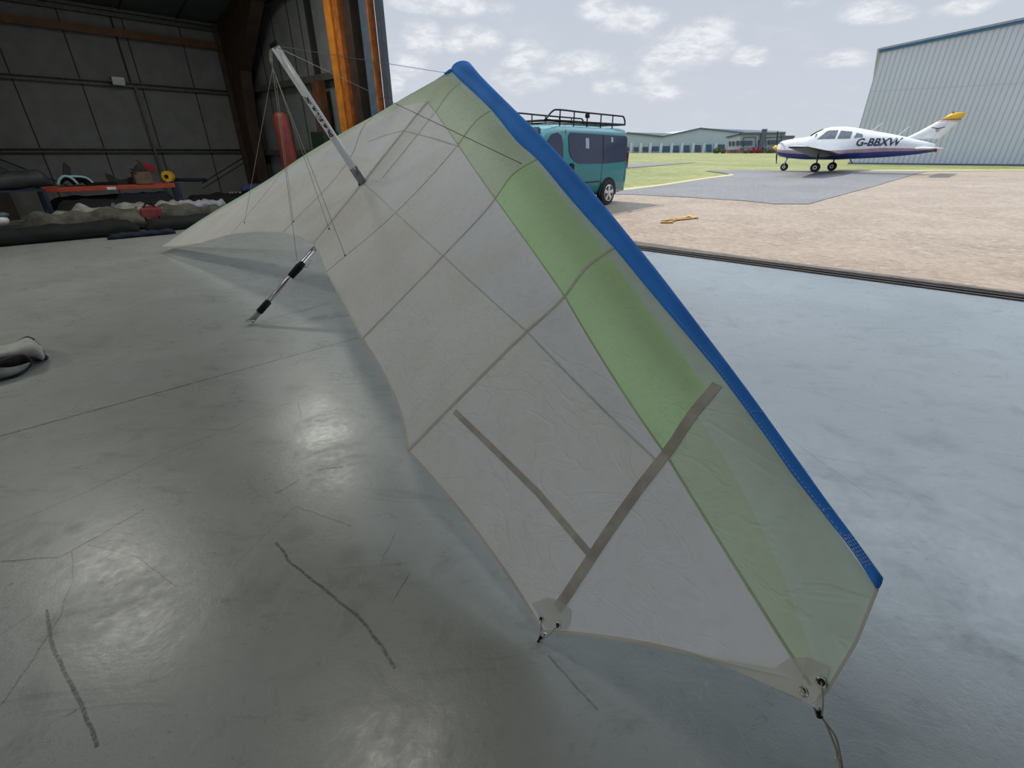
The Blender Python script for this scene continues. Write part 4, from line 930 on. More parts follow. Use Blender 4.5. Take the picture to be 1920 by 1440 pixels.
for x, y in ((459, 418), (551, 416), (618, 430), (648, 480)):
    p, nn = hit(x, y); MB().sphere(p+nn*.006, .008, None, 8, 6).build('line_grommet', M_rail, GL, origin=p)
# control frame under the sail
ap_ = N+K*1.66-NN*.10
bl = ap_-NN*1.48-R_*.74+K*.0; br = ap_-NN*1.48+R_*.74
bl.z = br.z = .03
for q in (bl, br): MB().tube([ap_, q], .02, 12, 0, True, .6).build('downtube', M_alu, GL, origin=ap_)
MB().tube([bl-R_*.05, br+R_*.05], .016, 12).build('base_bar', M_alu, GL, origin=bl)

# ------------------------------------------------------------------ right-hand hangar across the apron
def clad_mat(name, base, dark, pitch):
    m = bpy.data.materials.new(name); m.use_nodes = True; m.node_tree.nodes.clear(); t = NT(m.node_tree); out = t.n('ShaderNodeOutputMaterial'); p = t.n('ShaderNodeBsdfPrincipled')
    oc = t.n('ShaderNodeTexCoord').outputs['Object']; sx = t.n('ShaderNodeSeparateXYZ'); t.put(sx.inputs[0], oc)
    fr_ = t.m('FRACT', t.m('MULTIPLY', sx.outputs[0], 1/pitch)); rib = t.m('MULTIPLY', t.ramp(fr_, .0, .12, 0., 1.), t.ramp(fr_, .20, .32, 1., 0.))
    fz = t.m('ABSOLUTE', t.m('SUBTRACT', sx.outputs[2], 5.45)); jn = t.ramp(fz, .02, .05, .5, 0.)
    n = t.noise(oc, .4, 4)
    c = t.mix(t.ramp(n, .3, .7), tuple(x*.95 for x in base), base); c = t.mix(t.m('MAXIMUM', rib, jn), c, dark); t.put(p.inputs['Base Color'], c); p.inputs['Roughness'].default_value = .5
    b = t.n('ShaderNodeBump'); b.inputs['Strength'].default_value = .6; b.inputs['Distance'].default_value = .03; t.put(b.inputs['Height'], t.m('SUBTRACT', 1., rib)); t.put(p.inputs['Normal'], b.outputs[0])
    t.nt.links.new(p.outputs[0], out.inputs[0]); return m
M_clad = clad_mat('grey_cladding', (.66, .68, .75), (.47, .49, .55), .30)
e = empty('hangar_building', (26.2, 40, 0), 'large grey ribbed hangar with blue roof trim at the right', 'building')
al = math.radians(34); hx = V((math.cos(al), -math.sin(al), 0)); hy = V((math.sin(al), math.cos(al), 0)); O_ = V((26.2, 40, 0)); sl = 1.30/10.; zt = 7.93
def HQ(x, y, z): return O_+hx*x+hy*y+up*z
e.location = O_; HW = 15.; zm = zt+HW*sl
def hb(mb, nm, m):
    o = mb.build(nm, m, None); o.parent = e; o.rotation_euler = (0, 0, -al); return o      # meshes below are in the hangar's own axes
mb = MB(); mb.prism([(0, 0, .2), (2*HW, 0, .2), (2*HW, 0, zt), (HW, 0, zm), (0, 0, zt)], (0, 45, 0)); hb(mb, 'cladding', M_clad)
M_btrim = mat('blue_trim', (.05, .16, .36), .4)
for sx_ in (0, 1):
    mb = MB(); f_ = (lambda x: x) if not sx_ else (lambda x: 2*HW-x)
    mb.prism([(f_(-.12), -.12, zt-.14), (f_(HW), -.12, zm-.14), (f_(HW), -.12, zm+.14), (f_(-.12), -.12, zt+.14)], (0, .3, 0)); hb(mb, 'verge_trim', M_btrim)
    mb = MB(); mb.prism([(f_(-.25), -.2, zt), (f_(HW), -.2, zm), (f_(HW), -.2, zm+.1), (f_(-.25), -.2, zt+.1)], (0, 45.4, 0)); hb(mb, 'roof', mat('grey_roof', (.35, .38, .42), .5))
mb = MB().box((HW, -.06, .62), (2*HW+.1, .1, .25)); hb(mb, 'base_flashing', mat('dark_flashing', (.12, .16, .2), .6))
# ------------------------------------------------------------------ distant buildings
YB = 170.
def bpx(px, py, Y=YB):
    r = ray(px, py); return CAM+r*(Y/r.y)
gz = bpx(1300, 286).z
M_far = mat('far_grey_wall', (.44, .50, .55), .7, var=.03, scale=.1); M_farr = mat('far_roof', (.50, .54, .56), .7, var=.05, scale=.1); M_fwin = mat('far_window', (.06, .09, .13), .25, var=.2, scale=.3); M_fdr = mat('roller_door_blue', (.045, .10, .20), .4)
M_fbrick = mat('red_brick', (.38, .15, .12), .8); M_fdk = mat('dark_fascia', (.10, .12, .15), .5)
M_farw = mat('far_pale_panel', (.62, .66, .70), .6)
e = empty('warehouse', bpx(1300, 286), 'long pale grey warehouse with two gables across the airfield', 'building')
out_ = [(960, 256), (1060, 250), (1167, 252), (1177, 249.5), (1241, 256.5), (1313, 241), (1394, 249.6), (1472, 251)]
pl = [bpx(960, 287)]; pl[0].z = 0; pts = [V((bpx(960, 287).x, YB, .5))]+[bpx(*p) for p in out_]+[V((bpx(1472, 287).x, YB, .5))]
MB().prism(pts, (0, 50, 0)).build('wall', M_far, e)
mb = MB()
for a, b in zip(out_[1:6], out_[2:7]):
    A3, B3 = bpx(*a), bpx(*b); mb.prism([A3-up*.15, B3-up*.15, B3+up*.25, A3+up*.25], (0, -.5, 0))
mb.build('verge_trim', M_fdk, e)
a, b, c_ = bpx(1313, 241), bpx(1394, 249.6), bpx(1472, 250)
MB().prism([a+up*.1, b+up*.1, c_+up*.6, bpx(1455, 246.5)+up*.2], (0, .6, 0)).build('roof', M_farr, e)
a, b, c_ = bpx(1177, 249.5), bpx(1241, 256), bpx(1262, 250)
MB().prism([a+up*.2, b+up*.2, c_], (0, .6, 0)).build('roof', M_farr, e)
for x0, x1, y0, y1, m in [(1172, 1180, 276, 283, M_fwin), (1189, 1197, 276, 283.5, M_fwin), (1206, 1215, 275.5, 284, M_fwin), (1222, 1235, 274.5, 283, M_fdr), (1241, 1256, 274, 284.5, M_fdr), (1263, 1273, 273, 285, M_fdr), (1283, 1293, 272.5, 285, M_fdr), (1304, 1314, 272, 284.5, M_fwin), (1325, 1334.5, 271, 284.5, M_fdr), (1347, 1359, 271, 281, M_fwin)]:
    p = [bpx(x0, y1, YB-.3), bpx(x1, y1, YB-.3), bpx(x1, y0, YB-.3), bpx(x0, y0, YB-.3)]; MB().prism(p, (0, .4, 0)).build('window' if m is M_fwin else 'roller_door', m, e, origin=p[0])
for x in (1163, 1183, 1201, 1219, 1239, 1259, 1278, 1299, 1319, 1341): p = bpx(x, 280, YB-.35); MB().box(V((p.x, YB-.25, 2.6)), (.9, .3, 3.2)).build('pale_pilaster', M_farw, e, origin=(p.x, YB, 2))
YO = 146.
def bo(px, py, dy=0): return bpx(px, py, YO+dy)
e = empty('office_building', bo(1430, 288), 'two storey grey office block with red brick base beside the distant warehouse', 'building')
MB().prism([bo(1365, 287.5), bo(1388, 288), bo(1388, 253), bo(1365, 258)], (9.5, 18, 0)).build('wing', M_farw, e)
MB().prism([bo(1388, 288.5), bo(1472, 288.5), bo(1472, 250.5), bo(1388, 251.5)], (11, 20, 0)).build('wall', M_far, e)
MB().prism([bo(1466, 288, -.3), bo(1488, 288, -.3), bo(1488, 257, -.3), bo(1466, 256.5, -.3)], (0, 12, 0)).build('low_block', mat('far_mid_grey', (.30, .33, .37), .6), e)
mb = MB()
for a, b in (((1363, 258), (1389, 252)), ((1387, 251.3), (1473, 250)), ((1466, 257), (1490, 257))): A3, B3 = bo(*a, -.6), bo(*b, -.6); mb.prism([A3-up*.2, B3-up*.2, B3+up*.35, A3+up*.35], (0, .8, 0))
mb.box((bo(1429, 265, -.5)), (4.5*.3, .4, 6)); mb.build('dark_fascia', M_fdk, e)
for x0, x1, y0, y1 in [(1368, 1371, 265, 274), (1374.5, 1378, 265, 273.5), (1382, 1387, 264, 273), (1390, 1411, 264, 272), (1423, 1432, 263, 271), (1441, 1466, 263, 271), (1470, 1486, 262, 269)]:
    p = [bo(x0, y1, -.5), bo(x1, y1, -.5), bo(x1, y0, -.5), bo(x0, y0, -.5)]; MB().prism(p, (0, .4, 0)).build('window', M_fwin, e, origin=p[0])
for x0, x1 in ((1394, 1417), (1436, 1466)):
    mb = MB(); P = [bo(x0, 276, -.55), bo(x0, 258, -.55), bo(x1, 257, -.55)]; mb.tube([P[0], P[1]], .12, 4); mb.tube([P[1], P[2]], .12, 4); mb.tube([P[2], bo(x1, 276, -.55)], .12, 4); mb.build('panel_frame', M_fdk, e)
MB().prism([bo(1363, 288, -.7), bo(1390, 288.5, -.7), bo(1390, 280, -.7), bo(1363, 281, -.7)], (0, .6, 0)).build('brick_base', M_fbrick, e)
MB().prism([bo(1390, 288.5, -.7), bo(1470, 288.5, -.7), bo(1470, 277, -.7), bo(1390, 278, -.7)], (0, .6, 0)).build('ground_floor', M_fdk, e)
for x in (1373, 1380): p = [bo(x-1.8, 288, -.9), bo(x+1.2, 288, -.9), bo(x+1.2, 282, -.9), bo(x-1.8, 282, -.9)]; MB().prism(p, (0, .3, 0)).build('doorway', M_fdk, e, origin=p[0])
# shrubs before the office, each its own clump of leaves
def bush(px, py, r_, Y, m, lab, nm='bush', n=260, flat=.75, seed=0):
    rnd = random.Random(seed); c = bpx(px, py, Y); c.z = max(g(c.x, c.y)+r_*.6, c.z); mb = MB()
    for _ in range(n):
        v_ = V((rnd.gauss(0, 1), rnd.gauss(0, 1), rnd.gauss(0, 1))).normalized(); p = c+V((v_.x*r_, v_.y*r_, v_.z*r_*flat))*rnd.uniform(.75, 1.02); s_ = r_*.22
        a = V((rnd.gauss(0, 1), rnd.gauss(0, 1), rnd.gauss(0, 1))).normalized()*s_; b = a.cross(V((rnd.gauss(0, 1), rnd.gauss(0, 1), rnd.gauss(0, 1))).normalized()); mb.add([p-a, p+b*.6, p+a, p-b*.6], [(0, 1, 2, 3)])
    mb.sphere(c, (r_*.8, r_*.8, r_*.8*flat), None, 10, 6)
    o = mb.build(nm, m, origin=c-up*r_*flat, recalc=False); o['label'] = lab; o['category'] = 'bush'
Mg = mat('bush_green', (.10, .14, .05), .8, var=.3, scale=2); Mr = mat('bush_red', (.32, .07, .08), .8, var=.4, scale=1); Md = mat('bush_olive', (.16, .15, .09), .8, var=.4)
bush(1410, 285, 1.0, 140, Mr, 'larger red shrub before the office building', seed=1); bush(1422, 285, .95, 141, Mr, 'red shrub to the right of the larger red one', seed=2); bush(1397, 285.5, .85, 139, Md, 'olive shrub left of the red shrubs', seed=3)
bush(1442, 285.3, 1.1, 140, Md, 'olive shrub between the red shrubs and the aircraft nose', seed=4); bush(1344, 284, 1.0, 143, Mg, 'green shrub at the right end of the warehouse', seed=5); bush(1356, 285, .75, 143, Mg, 'small green shrub beside the office brick base', seed=6)


# ------------------------------------------------------------------ vans
M_glass = mat('tinted_glass', (.02, .03, .07), .10, var=.1, spec=.5); M_chrome = mat('alloy', (.62, .62, .64), .3, .9)
def van(base, azd, body_m, lab, zs=1.0, rack=True, pm=None):
    E_ = empty('van', base, lab, 'van'); fx = V((-math.sin(azd), -math.cos(azd), 0)); fy = up.cross(fx); b0 = V(base)
    def Q(x, y, z): return b0+fx*x+fy*y+up*(z*zs)
    hw = .95
    sec = [(-.93, .42, 1.72, .86), (-.90, .36, 1.90, .93), (-.80, .30, 1.965, .95), (0, .28, 1.97, .95), (1.4, .28, 1.97, .95), (2.1, .28, 1.96, .95), (2.55, .28, 1.86, .94), (2.95, .28, 1.52, .92), (3.25, .28, 1.20, .90), (3.6, .28, 1.02, .86), (3.8, .32, .85, .76), (3.86, .4, .7, .62)]
    def half(zb, zt_, h_):
        bl_ = min(1.02, zt_-.15); 
        return [(0, zb), (.85*h_, zb), (h_*.97, zb+.10), (h_, (zb+bl_)/2), (h_, bl_), (h_-.09*(max(zt_-.16, bl_)-bl_)/.8, max(zt_-.16, bl_+.01)), (h_*.84, max(zt_-.05, bl_+.02)), (h_*.62, zt_), (0, zt_+.015)]
    rings = []
    for x, zb, zt_, h_ in sec:
        hf = half(zb, zt_, h_); rings.append([Q(x, y, z) for y, z in hf]+[Q(x, -y, z) for y, z in hf[-2:0:-1]])
    MB().loft(rings).build('body', body_m, E_)
    def sy(z): return .95 if z <= 1.02 else .95-.09*(z-1.02)/.8
    def side(pts, nm, m, off=.008, sg=1, th=.004):
        q = [Q(x, sg*(sy(z)+off), z) for x, z in pts]; return MB().prism(q, fy*(sg*th)).build(nm, m, E_, origin=q[0])
    for sg in (1, -1):
        side([(-.82, 1.12), (-.86, 1.3), (-.86, 1.70), (-.80, 1.76), (1.72, 1.79), (1.78, 1.72), (1.78, 1.38), (1.70, 1.24), (1.55, 1.14), (1.40, 1.09), (.2, 1.08)], 'side_window', M_glass, sg=sg)
        side([(2.02, 1.20), (2.0, 1.55), (2.06, 1.72), (2.2, 1.78), (2.42, 1.74), (2.75, 1.42), (2.95, 1.12), (2.2, 1.10)], 'door_window', M_glass, sg=sg, off=.004)
        for ln in ([(1.86, .38), (1.88, 1.85)], [(.38, .52), (.36, 1.08)], [(-.80, .60), (-.78, 1.08)]):
            a, b = ln; side([(a[0]-.008, a[1]), (a[0]+.008, a[1]), (b[0]+.008, b[1]), (b[0]-.008, b[1])], 'panel_gap', M_gap, .002, sg)
        side([(.42, .62), (1.86, .60), (1.86, .63), (.42, .65)], 'door_trim', M_gap, .002, sg)
        side([(1.60, 1.03), (1.64, 1.10), (1.74, 1.10), (1.78, 1.02), (1.74, .90), (1.64, .90)], 'door_handle', M_black, .01, sg, .02)
        side([(.30, 1.12), (.32, 1.12), (.32, 1.76), (.30, 1.76)], 'window_divider', M_gap, .014, sg)
        side([(.95, 1.44), (1.1, 1.44), (1.1, 1.68), (.95, 1.68)], 'window_sticker', mat('sticker', (.35, .45, .55), .6), .016, sg, .002); side([(-.15, 1.60), (-.05, 1.60), (-.05, 1.72), (-.15, 1.72)], 'window_sticker', mat('sticker', (.35, .45, .55), .6), .016, sg, .002)
        q = [Q(-.95, sg*.80, .95), Q(-.95, sg*.93, .95), Q(-.95, sg*.93, 1.35), Q(-.95, sg*.82, 1.35)]; MB().prism(q, fx*.04).build('tail_light', mat('tail_red', (.35, .02, .02), .2), E_, origin=q[0])
        for wx in (0, 3.0):
            arc = [(wx+.41*math.cos(a_), .32+.41*math.sin(a_)) for a_ in [PI*k/16 for k in range(17)]]; side([(wx+.41, .27)]+arc+[(wx-.41, .27)], 'wheel_arch', M_gap, .001, sg, .004)
            c = Q(wx, sg*.80, .32/zs); W_ = MB().disc(c, fy*sg, .325, .185, 32).build('wheel', M_rubber, E_, origin=c, bevel=.025)
            MB().disc(c+fy*(sg*.175), fy*sg, .215, .014, 32).build('rim', M_rail, W_, origin=c); mb = MB(); cc = c+fy*(sg*.194)
            for k in range(5):
                a_ = 2*PI*k/5+.3; dd = fx*math.cos(a_)+up*math.sin(a_); pp = fx*(-math.sin(a_))+up*math.cos(a_)
                mb.prism([cc+dd*.03-pp*.035, cc+dd*.205-pp*.05, cc+dd*.205+pp*.05, cc+dd*.03+pp*.035], fy*(sg*.012))
            mb.disc(cc, fy*sg, .055, .02, 20); mb.tube([cc+(fx*math.cos(2*PI*k/32)+up*math.sin(2*PI*k/32))*.208 for k in range(33)], .014, 6, 0, False); mb.build('alloy_spokes', M_chrome, W_, origin=c)
    # bumper, windscreen
    MB().prism([Q(-.96, -.86, .34), Q(-.96, .86, .34), Q(-.96, .86, .62), Q(-.96, -.86, .62)], fx*.12).build('rear_bumper', body_m, E_)
    MB().prism([Q(-.93, -.7, 1.15), Q(-.93, .7, 1.15), Q(-.915, .66, 1.70), Q(-.915, -.66, 1.70)], -fx*.02).build('rear_window', M_glass, E_)
    MB().prism([Q(3.06, -.78, 1.28), Q(3.06, .78, 1.28), Q(2.60, .70, 1.83), Q(2.60, -.70, 1.83)], (fx*.7+up*.5)*.12).build('windscreen', M_glass, E_)
    if rack:
        for sg in (1, -1):
            y = sg*.72; MB().tube(crom([Q(-.92, y, 2.03), Q(-.90, y, 2.14), Q(-.80, y, 2.24), Q(-.60, y, 2.25), Q(1.0, y, 2.26), Q(2.0, y, 2.27), Q(2.25, y, 2.22), Q(2.5, y, 2.03)], 4), .02, 8).build('rack_rail', M_black, E_)
            MB().tube([Q(-.92, y, 2.05), Q(2.5, y, 2.04)], .022, 8).build('rack_rail', M_black, E_)
            mb = MB()
            for x in (-.3, .25, .85, 1.4, 1.95): mb.tube([Q(x, y, 1.93), Q(x, y, 2.26)], .016, 6)
            mb.build('rack_posts', M_black, E_)
        mb = MB()
        for x in (-.9, -.4, .1, .6, 1.1, 1.6, 2.1, 2.45): mb.tube([Q(x, -.72, 2.04), Q(x, .72, 2.04)], .014, 6)
        mb.build('rack_bars', M_black, E_)
        MB().tube([Q(-.5, .3, 2.08), Q(1.9, .35, 2.08)], .018, 8).build('roof_ladder', M_alu, E_); MB().tube([Q(-.5, .05, 2.08), Q(1.9, .1, 2.08)], .018, 8).build('roof_ladder', M_alu, E_)
        MB().box(Q(.85, .72, 2.19), (.14, .06, .10), (fx, fy, up)).build('rack_clamp', M_black, E_, bevel=.02)
    return E_
M_teal = mat('teal_paint', (.0, .20, .215), .32, .0, var=.05, scale=1, coat=.35)
vb = V((2.71, 14.23, 0)); 
VAZ = math.radians(45); fyv = up.cross(V((-math.sin(VAZ), -math.cos(VAZ), 0))); vbase = vb-fyv*.95; vbase.z = g(vb.x, vb.y)
van(vbase, VAZ, M_teal, 'teal van with tinted windows and black roof rack parked outside')
van((1.1, 22.0, g(1.1, 22.0)), math.radians(40), mat('white_van_paint', (.72, .74, .76), .3, coat=.5), 'white van almost hidden behind the teal van and glider', 1.18, False)
# ------------------------------------------------------------------ aircraft
def aircraft():
    phi = math.radians(44); fx = V((-math.sin(phi), math.cos(phi), 0)); fy = up.cross(fx)
    ORG = V((16.45, 27.0, 0)); ORG.z = g(ORG.x, ORG.y)-.0
    E_ = empty('light_aircraft', ORG, 'white low-wing propeller aircraft with blue belly and yellow fin tip on the tarmac', 'aircraft')
    def Q(x, y, z): return ORG+fx*(x*.95 if x > -1 else -.95+(x+1)*.885)+fy*(y*.97)+up*(z*1.14)
    M_w = mat('aircraft_white', (.80, .81, .82), .25, var=.03, coat=.5); M_n = mat('aircraft_navy', (.012, .035, .20), .3, coat=.4); M_pk = mat('aircraft_maroon', (.38, .24, .27), .35, coat=.3)
    M_ye = mat('aircraft_yellow', (.80, .52, .03), .35); M_gl = mat('cabin_glass', (.16, .18, .19), .08, spec=.8, coat=.4)
    sec = [(2.62, .86, 1.18, .20), (2.55, .74, 1.27, .34), (2.35, .64, 1.34, .44), (1.9, .57, 1.40, .50), (1.3, .53, 1.46, .54), (1.0, .52, 1.50, .55), (.72, .52, 1.68, .56), (.42, .52, 1.80, .56), (.1, .52, 1.85, .56), (-.6, .53, 1.84, .55), (-1.2, .56, 1.76, .52), (-1.8, .58, 1.66, .48), (-2.6, .62, 1.54, .40), (-3.4, .68, 1.40, .30), (-4.2, .76, 1.24, .17), (-4.75, .84, 1.12, .08)]
    def ring(x, zb, zt_, h_):
        hh_ = zt_-zb; body = min(zt_, 1.38); pts = [(0, zb), (.62*h_, zb+.02*hh_), (.90*h_, zb+.14*min(hh_, .9)), (h_*.99, zb+.26*min(hh_, .9)), (h_, zb+.33*min(hh_, .9)), (h_, zb+.42*min(hh_, .9)), (h_*.985, zb+.62*min(hh_, .9)), (h_*.93, zb+(.62*min(hh_, .9)+hh_)/2*.98), (h_*.72, zb+.93*hh_), (h_*.40, zb+.985*hh_), (0, zt_)]
        return [Q(x, y, z) for y, z in pts]+[Q(x, -y, z) for y, z in pts[-2:0:-1]], pts
    rings = []; halves = []
    for s_ in sec: r_, p_ = ring(*s_); rings.append(r_); halves.append((s_[0], p_))
    mi_h = [1, 1, 1, 2, 2, 0, 0, 0, 0, 0]; mb = MB(); mb.loft(rings, 0, True, True, True, mi_h+mi_h[::-1]); mb.build('fuselage', [M_w, M_n, M_pk], E_)
    def sy(x, z):
        def yy(p): 
            zs_ = [q[1] for q in p[3:]]; ys = [q[0] for q in p[3:]]; return float(np.interp(z, zs_, ys))
        xs = [h_[0] for h_ in halves][::-1]; vals = [yy(h_[1]) for h_ in halves][::-1]; return float(np.interp(x, xs, vals))
    def side(pts, nm, m, sg=1, off=.006):
        mb = MB(); c = (sum(p[0] for p in pts)/len(pts), sum(p[1] for p in pts)/len(pts)); D = []
        for k in range(len(pts)):
            a, b = pts[k], pts[(k+1) % len(pts)]
            for j in range(4): D.append((a[0]+(b[0]-a[0])*j/4, a[1]+(b[1]-a[1])*j/4))
        lv = []
        for f in (1, .66, .33):
            lv.append([Q(c[0]+(p[0]-c[0])*f, sg*(sy(c[0]+(p[0]-c[0])*f, c[1]+(p[1]-c[1])*f)+off), c[1]+(p[1]-c[1])*f) for p in D])
        mb.loft(lv, 0, False); cv_ = Q(c[0], sg*(sy(*c)+off), c[1]); o_ = len(mb.v); mb.v.append(tuple(cv_)); n_ = len(D)
        for j in range(n_): mb.f.append((2*n_+j, 2*n_+(j+1) % n_, o_)); mb.mi.append(0); mb.sm.append(True)
        return mb.build(nm, m, E_, origin=cv_)
    for sg in (1, -1):
        side([(.56, 1.36), (.50, 1.40), (.22, 1.66), (.12, 1.70), (-.32, 1.70), (-.30, 1.36)], 'cabin_window', M_gl, sg)
        side([(-.40, 1.36), (-.44, 1.68), (-.98, 1.63), (-.98, 1.36)], 'cabin_window', M_gl, sg)
        side([(-1.14, 1.38), (-1.20, 1.58), (-1.50, 1.52), (-1.56, 1.40)], 'cabin_window', M_gl, sg)
        side([(1.08, 1.40), (1.0, 1.44), (.44, 1.74), (.36, 1.74), (.66, 1.42)], 'windscreen_side', M_gl, sg)
    MB().loft([[Q(1.02, y, 1.495+.0) for y in (-.40, -.2, 0, .2, .40)], [Q(.72, y, 1.695-abs(y)*.08) for y in (-.38, -.2, 0, .2, .38)], [Q(.45, y, 1.805-abs(y)*.1) for y in (-.34, -.18, 0, .18, .34)]], 0, False, True, False).build('windscreen', M_gl, E_)
    # spinner & propeller
    MB().tube([Q(2.60, 0, 1.03), Q(2.70, 0, 1.03), Q(2.82, 0, 1.03), Q(2.92, 0, 1.03)], [.16, .155, .11, .01], 18).build('spinner', M_ye, E_)
    pr = MB(); pd = (up*.85+fy*.5).normalized(); pw_ = fx.cross(pd)
    for sg in (1, -1): pr.prism([Q(2.68, 0, 1.03)+pd*(sg*.1)-pw_*.05, Q(2.68, 0, 1.03)+pd*(sg*.5)-pw_*.07, Q(2.68, 0, 1.03)+pd*(sg*.93)-pw_*.03, Q(2.68, 0, 1.03)+pd*(sg*.93)+pw_*.03, Q(2.68, 0, 1.03)+pd*(sg*.5)+pw_*.07, Q(2.68, 0, 1.03)+pd*(sg*.1)+pw_*.05], fx*.02)
    pr.build('propeller', M_black, E_)
    MB().box(Q(2.59, 0, .93), (.06, .5, .14), (fx, fy, up)).build('air_intake', M_black, E_, bevel=.03)
    # wings
    def foil(xl, xt, y, z, th):
        c = xl-xt; out = []
        for f, hh_ in ((0, 0), (.03, .35), (.12, .75), (.3, 1), (.55, .8), (.8, .4), (1, .03)): out.append(Q(xl-f*c, y, z+th*hh_*.62))
        for f, hh_ in ((.8, .2), (.55, .45), (.3, .6), (.12, .45), (.03, .2)): out.append(Q(xl-f*c, y, z-th*hh_*.62))
        return out
    for sg in (1, -1):
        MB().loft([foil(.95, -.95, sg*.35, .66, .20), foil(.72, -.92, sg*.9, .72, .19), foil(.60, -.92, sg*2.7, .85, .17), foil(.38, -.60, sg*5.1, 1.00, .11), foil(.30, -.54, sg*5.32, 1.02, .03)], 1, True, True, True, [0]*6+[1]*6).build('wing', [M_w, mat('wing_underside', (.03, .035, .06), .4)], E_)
        MB().loft([foil(-4.2, -5.05, 0, .96, .11), foil(-4.24, -5.05, sg*1.9, .96, .09), foil(-4.32, -5.02, sg*1.98, .96, .03)]).build('stabilator', M_w, E_)
    # fin
    def finp(x, z): return (x, z)
    finring = lambda xl, xt, z, th: [Q(xl, 0, z), Q(xl-(xl-xt)*.15, th, z), Q(xl-(xl-xt)*.4, th*1.1, z), Q(xt, .004, z), Q(xt, -.004, z), Q(xl-(xl-xt)*.4, -th*1.1, z), Q(xl-(xl-xt)*.15, -th, z)]
    FN = [(-3.1, -4.80, 1.42, .03), (-3.5, -4.92, 1.52, .05), (-3.85, -5.06, 1.68, .055), (-4.42, -5.32, 1.99, .048), (-4.46, -5.34, 2.02, .047)]
    MB().loft([finring(f[0], f[1], f[2]-.11, f[3]) for f in FN]).build('fin', M_w, E_)
    MB().loft([finring(f[0], f[1], f[2]-.11, f[3]) for f in [(-4.46, -5.34, 2.02, .048), (-4.50, -5.35, 2.04, .048)]]).build('fin_stripe', mat('maroon_stripe', (.25, .06, .07), .4), E_)
    MB().loft([finring(f[0], f[1], f[2]-.11, f[3]) for f in [(-4.50, -5.35, 2.04, .047), (-4.54, -5.37, 2.065, .046)]]).build('fin_band', M_w, E_)
    MB().loft([finring(f[0], f[1], f[2]-.11, f[3]) for f in [(-4.54, -5.37, 2.065, .047), (-4.62, -5.40, 2.10, .047)]]).build('fin_stripe', mat('maroon_stripe', (.25, .06, .07), .4), E_)
    MB().loft([finring(f[0], f[1], f[2]-.11, f[3]) for f in [(-4.62, -5.40, 2.10, .046), (-4.78, -5.46, 2.21, .042), (-4.92, -5.50, 2.29, .034), (-5.08, -5.50, 2.31, .01)]]).build('fin_tip', M_ye, E_)
    MB().tube([Q(-5.0, 0, 2.17), Q(-5.0, 0, 2.26)], [.035, .02], 10).build('beacon', mat('beacon_red', (.5, .02, .03), .3), E_)
    MB().tube([Q(-4.55, .062, 1.36), Q(-4.95, .058, 1.90)], .004, 4).build('rudder_hinge_line', M_rail, E_)
    mb = MB(); ec = (-4.62, 1.64)
    for k in (-1, 1): mb.prism([Q(ec[0]+k*.02, .064, ec[1]+.05), Q(ec[0]+k*.30, .058, ec[1]+.09), Q(ec[0]+k*.24, .06, ec[1]+.06), Q(ec[0]+k*.02, .064, ec[1]+.02)], fy*.003)
    for k in range(5): a_ = 2*PI*k/5+.3; mb.box(Q(ec[0]+.05*math.cos(a_), .064, ec[1]-.02+.05*math.sin(a_)), (.045, .006, .03), (fx, fy, up))
    mb.build('fin_emblem', mat('dark_emblem', (.05, .05, .06), .5), E_)
    MB().loft([[Q(-4.75, .055*math.cos(a_), .92+.07*math.sin(a_)) for a_ in [2*PI*k/12 for k in range(12)]], [Q(-4.9, .03*math.cos(a_), .87+.05*math.sin(a_)) for a_ in [2*PI*k/12 for k in range(12)]]]).build('tail_cone', mat('tail_red2', (.30, .05, .06), .4), E_)
    for x in (-1.75, -3.0): MB().tube([Q(x, 0, 1.62 if x > -2 else 1.42), Q(x-.42, 0, 1.95 if x > -2 else 1.78)], [.014, .008], 6).build('antenna', M_w, E_)
    # gear
    def wheel(x, y, r_, st_, nm='main_wheel'):
        c = Q(x, y-.07, r_); o = MB().disc(c, fy, r_, .14, 24).build(nm, M_rubber, E_, origin=c, bevel=.03); MB().disc(c-fy*.006, fy, r_*.45, .152, 18).build('hub', M_whitep, o, origin=c)
        MB().disc(c-fy*.012, fy, r_*.2, .164, 12).build('axle_cap', M_black, o, origin=c)
        MB().tube([Q(x, y-.1, r_), Q(x+.02, y-.1, r_+.2), Q(*st_)], [.03, .035, .05], 10).build('gear_leg', M_n if nm == 'main_wheel' else M_alu, E_)
    wheel(0, 1.52, .22, (.05, 1.42, .80)); wheel(0, -1.52, .22, (.05, -1.62, .80)); wheel(2.05, .0, .19, (2.0, 0, .62), 'nose_wheel')
    MB().tube([Q(2.05, .09, .19), Q(2.05, .09, .40), Q(2.05, -.09, .40), Q(2.05, -.09, .19)], .018, 8).build('nose_fork', M_alu, E_)
    MB().tube([Q(-1.2, .2, .55), Q(-1.35, .2, .40)], .02, 6).build('step', M_black, E_)
    Mx = Matrix.Identity(4)
    for r in range(3): Mx[r][0] = -fx[r]; Mx[r][1] = up[r]; Mx[r][2] = fy[r]
    xc, zc = -2.3, 1.20
    t_ = text_mesh('registration', 'G-BBXW', .40, Matrix.Identity(4), mat('registration_blue', (.02, .03, .07), .4), None, .009, .14, .002)
    for v_ in t_.data.vertices:
        x, y, z = v_.co; X = xc-x*1.25; Z = zc+y; v_.co = Q(X, sy(X, Z)+.03+z, Z)
    t_.parent = E_; t_.location = -ORG
aircraft()
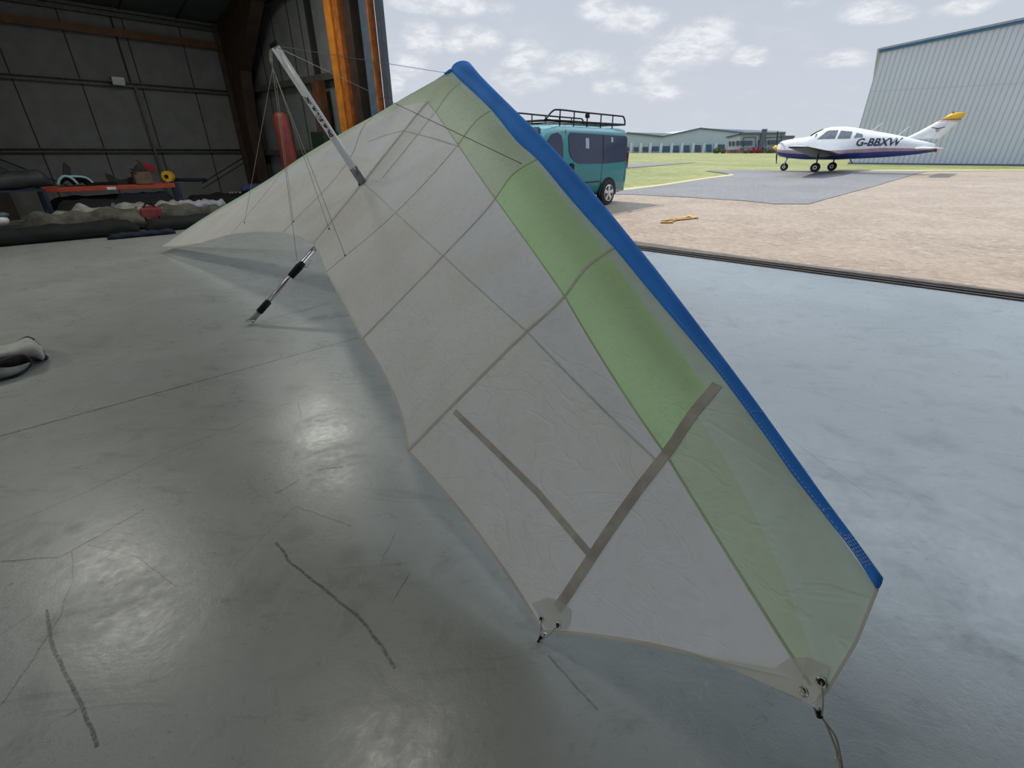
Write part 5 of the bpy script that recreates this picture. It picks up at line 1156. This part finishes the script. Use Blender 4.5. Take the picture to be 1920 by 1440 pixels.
# ------------------------------------------------------------------ orange chock frame on the apron
e = empty('wooden_frame', gpt(1272, 413), 'small broken orange wooden frame lying flat on the apron', 'frame'); Mo = mat('orange_wood', (.62, .36, .10), .6, var=.2)
for a, b in (((1238, 419), (1262, 419)), ((1250, 419), (1294, 407)), ((1262, 415), (1308, 410)), ((1290, 407), (1308, 411)), ((1240, 417), (1290, 408))):
    A3, B3 = gpt(*a)+up*.02, gpt(*b)+up*.02; MB().tube([A3, B3], .02, 6).build('slat', Mo, e, origin=A3)
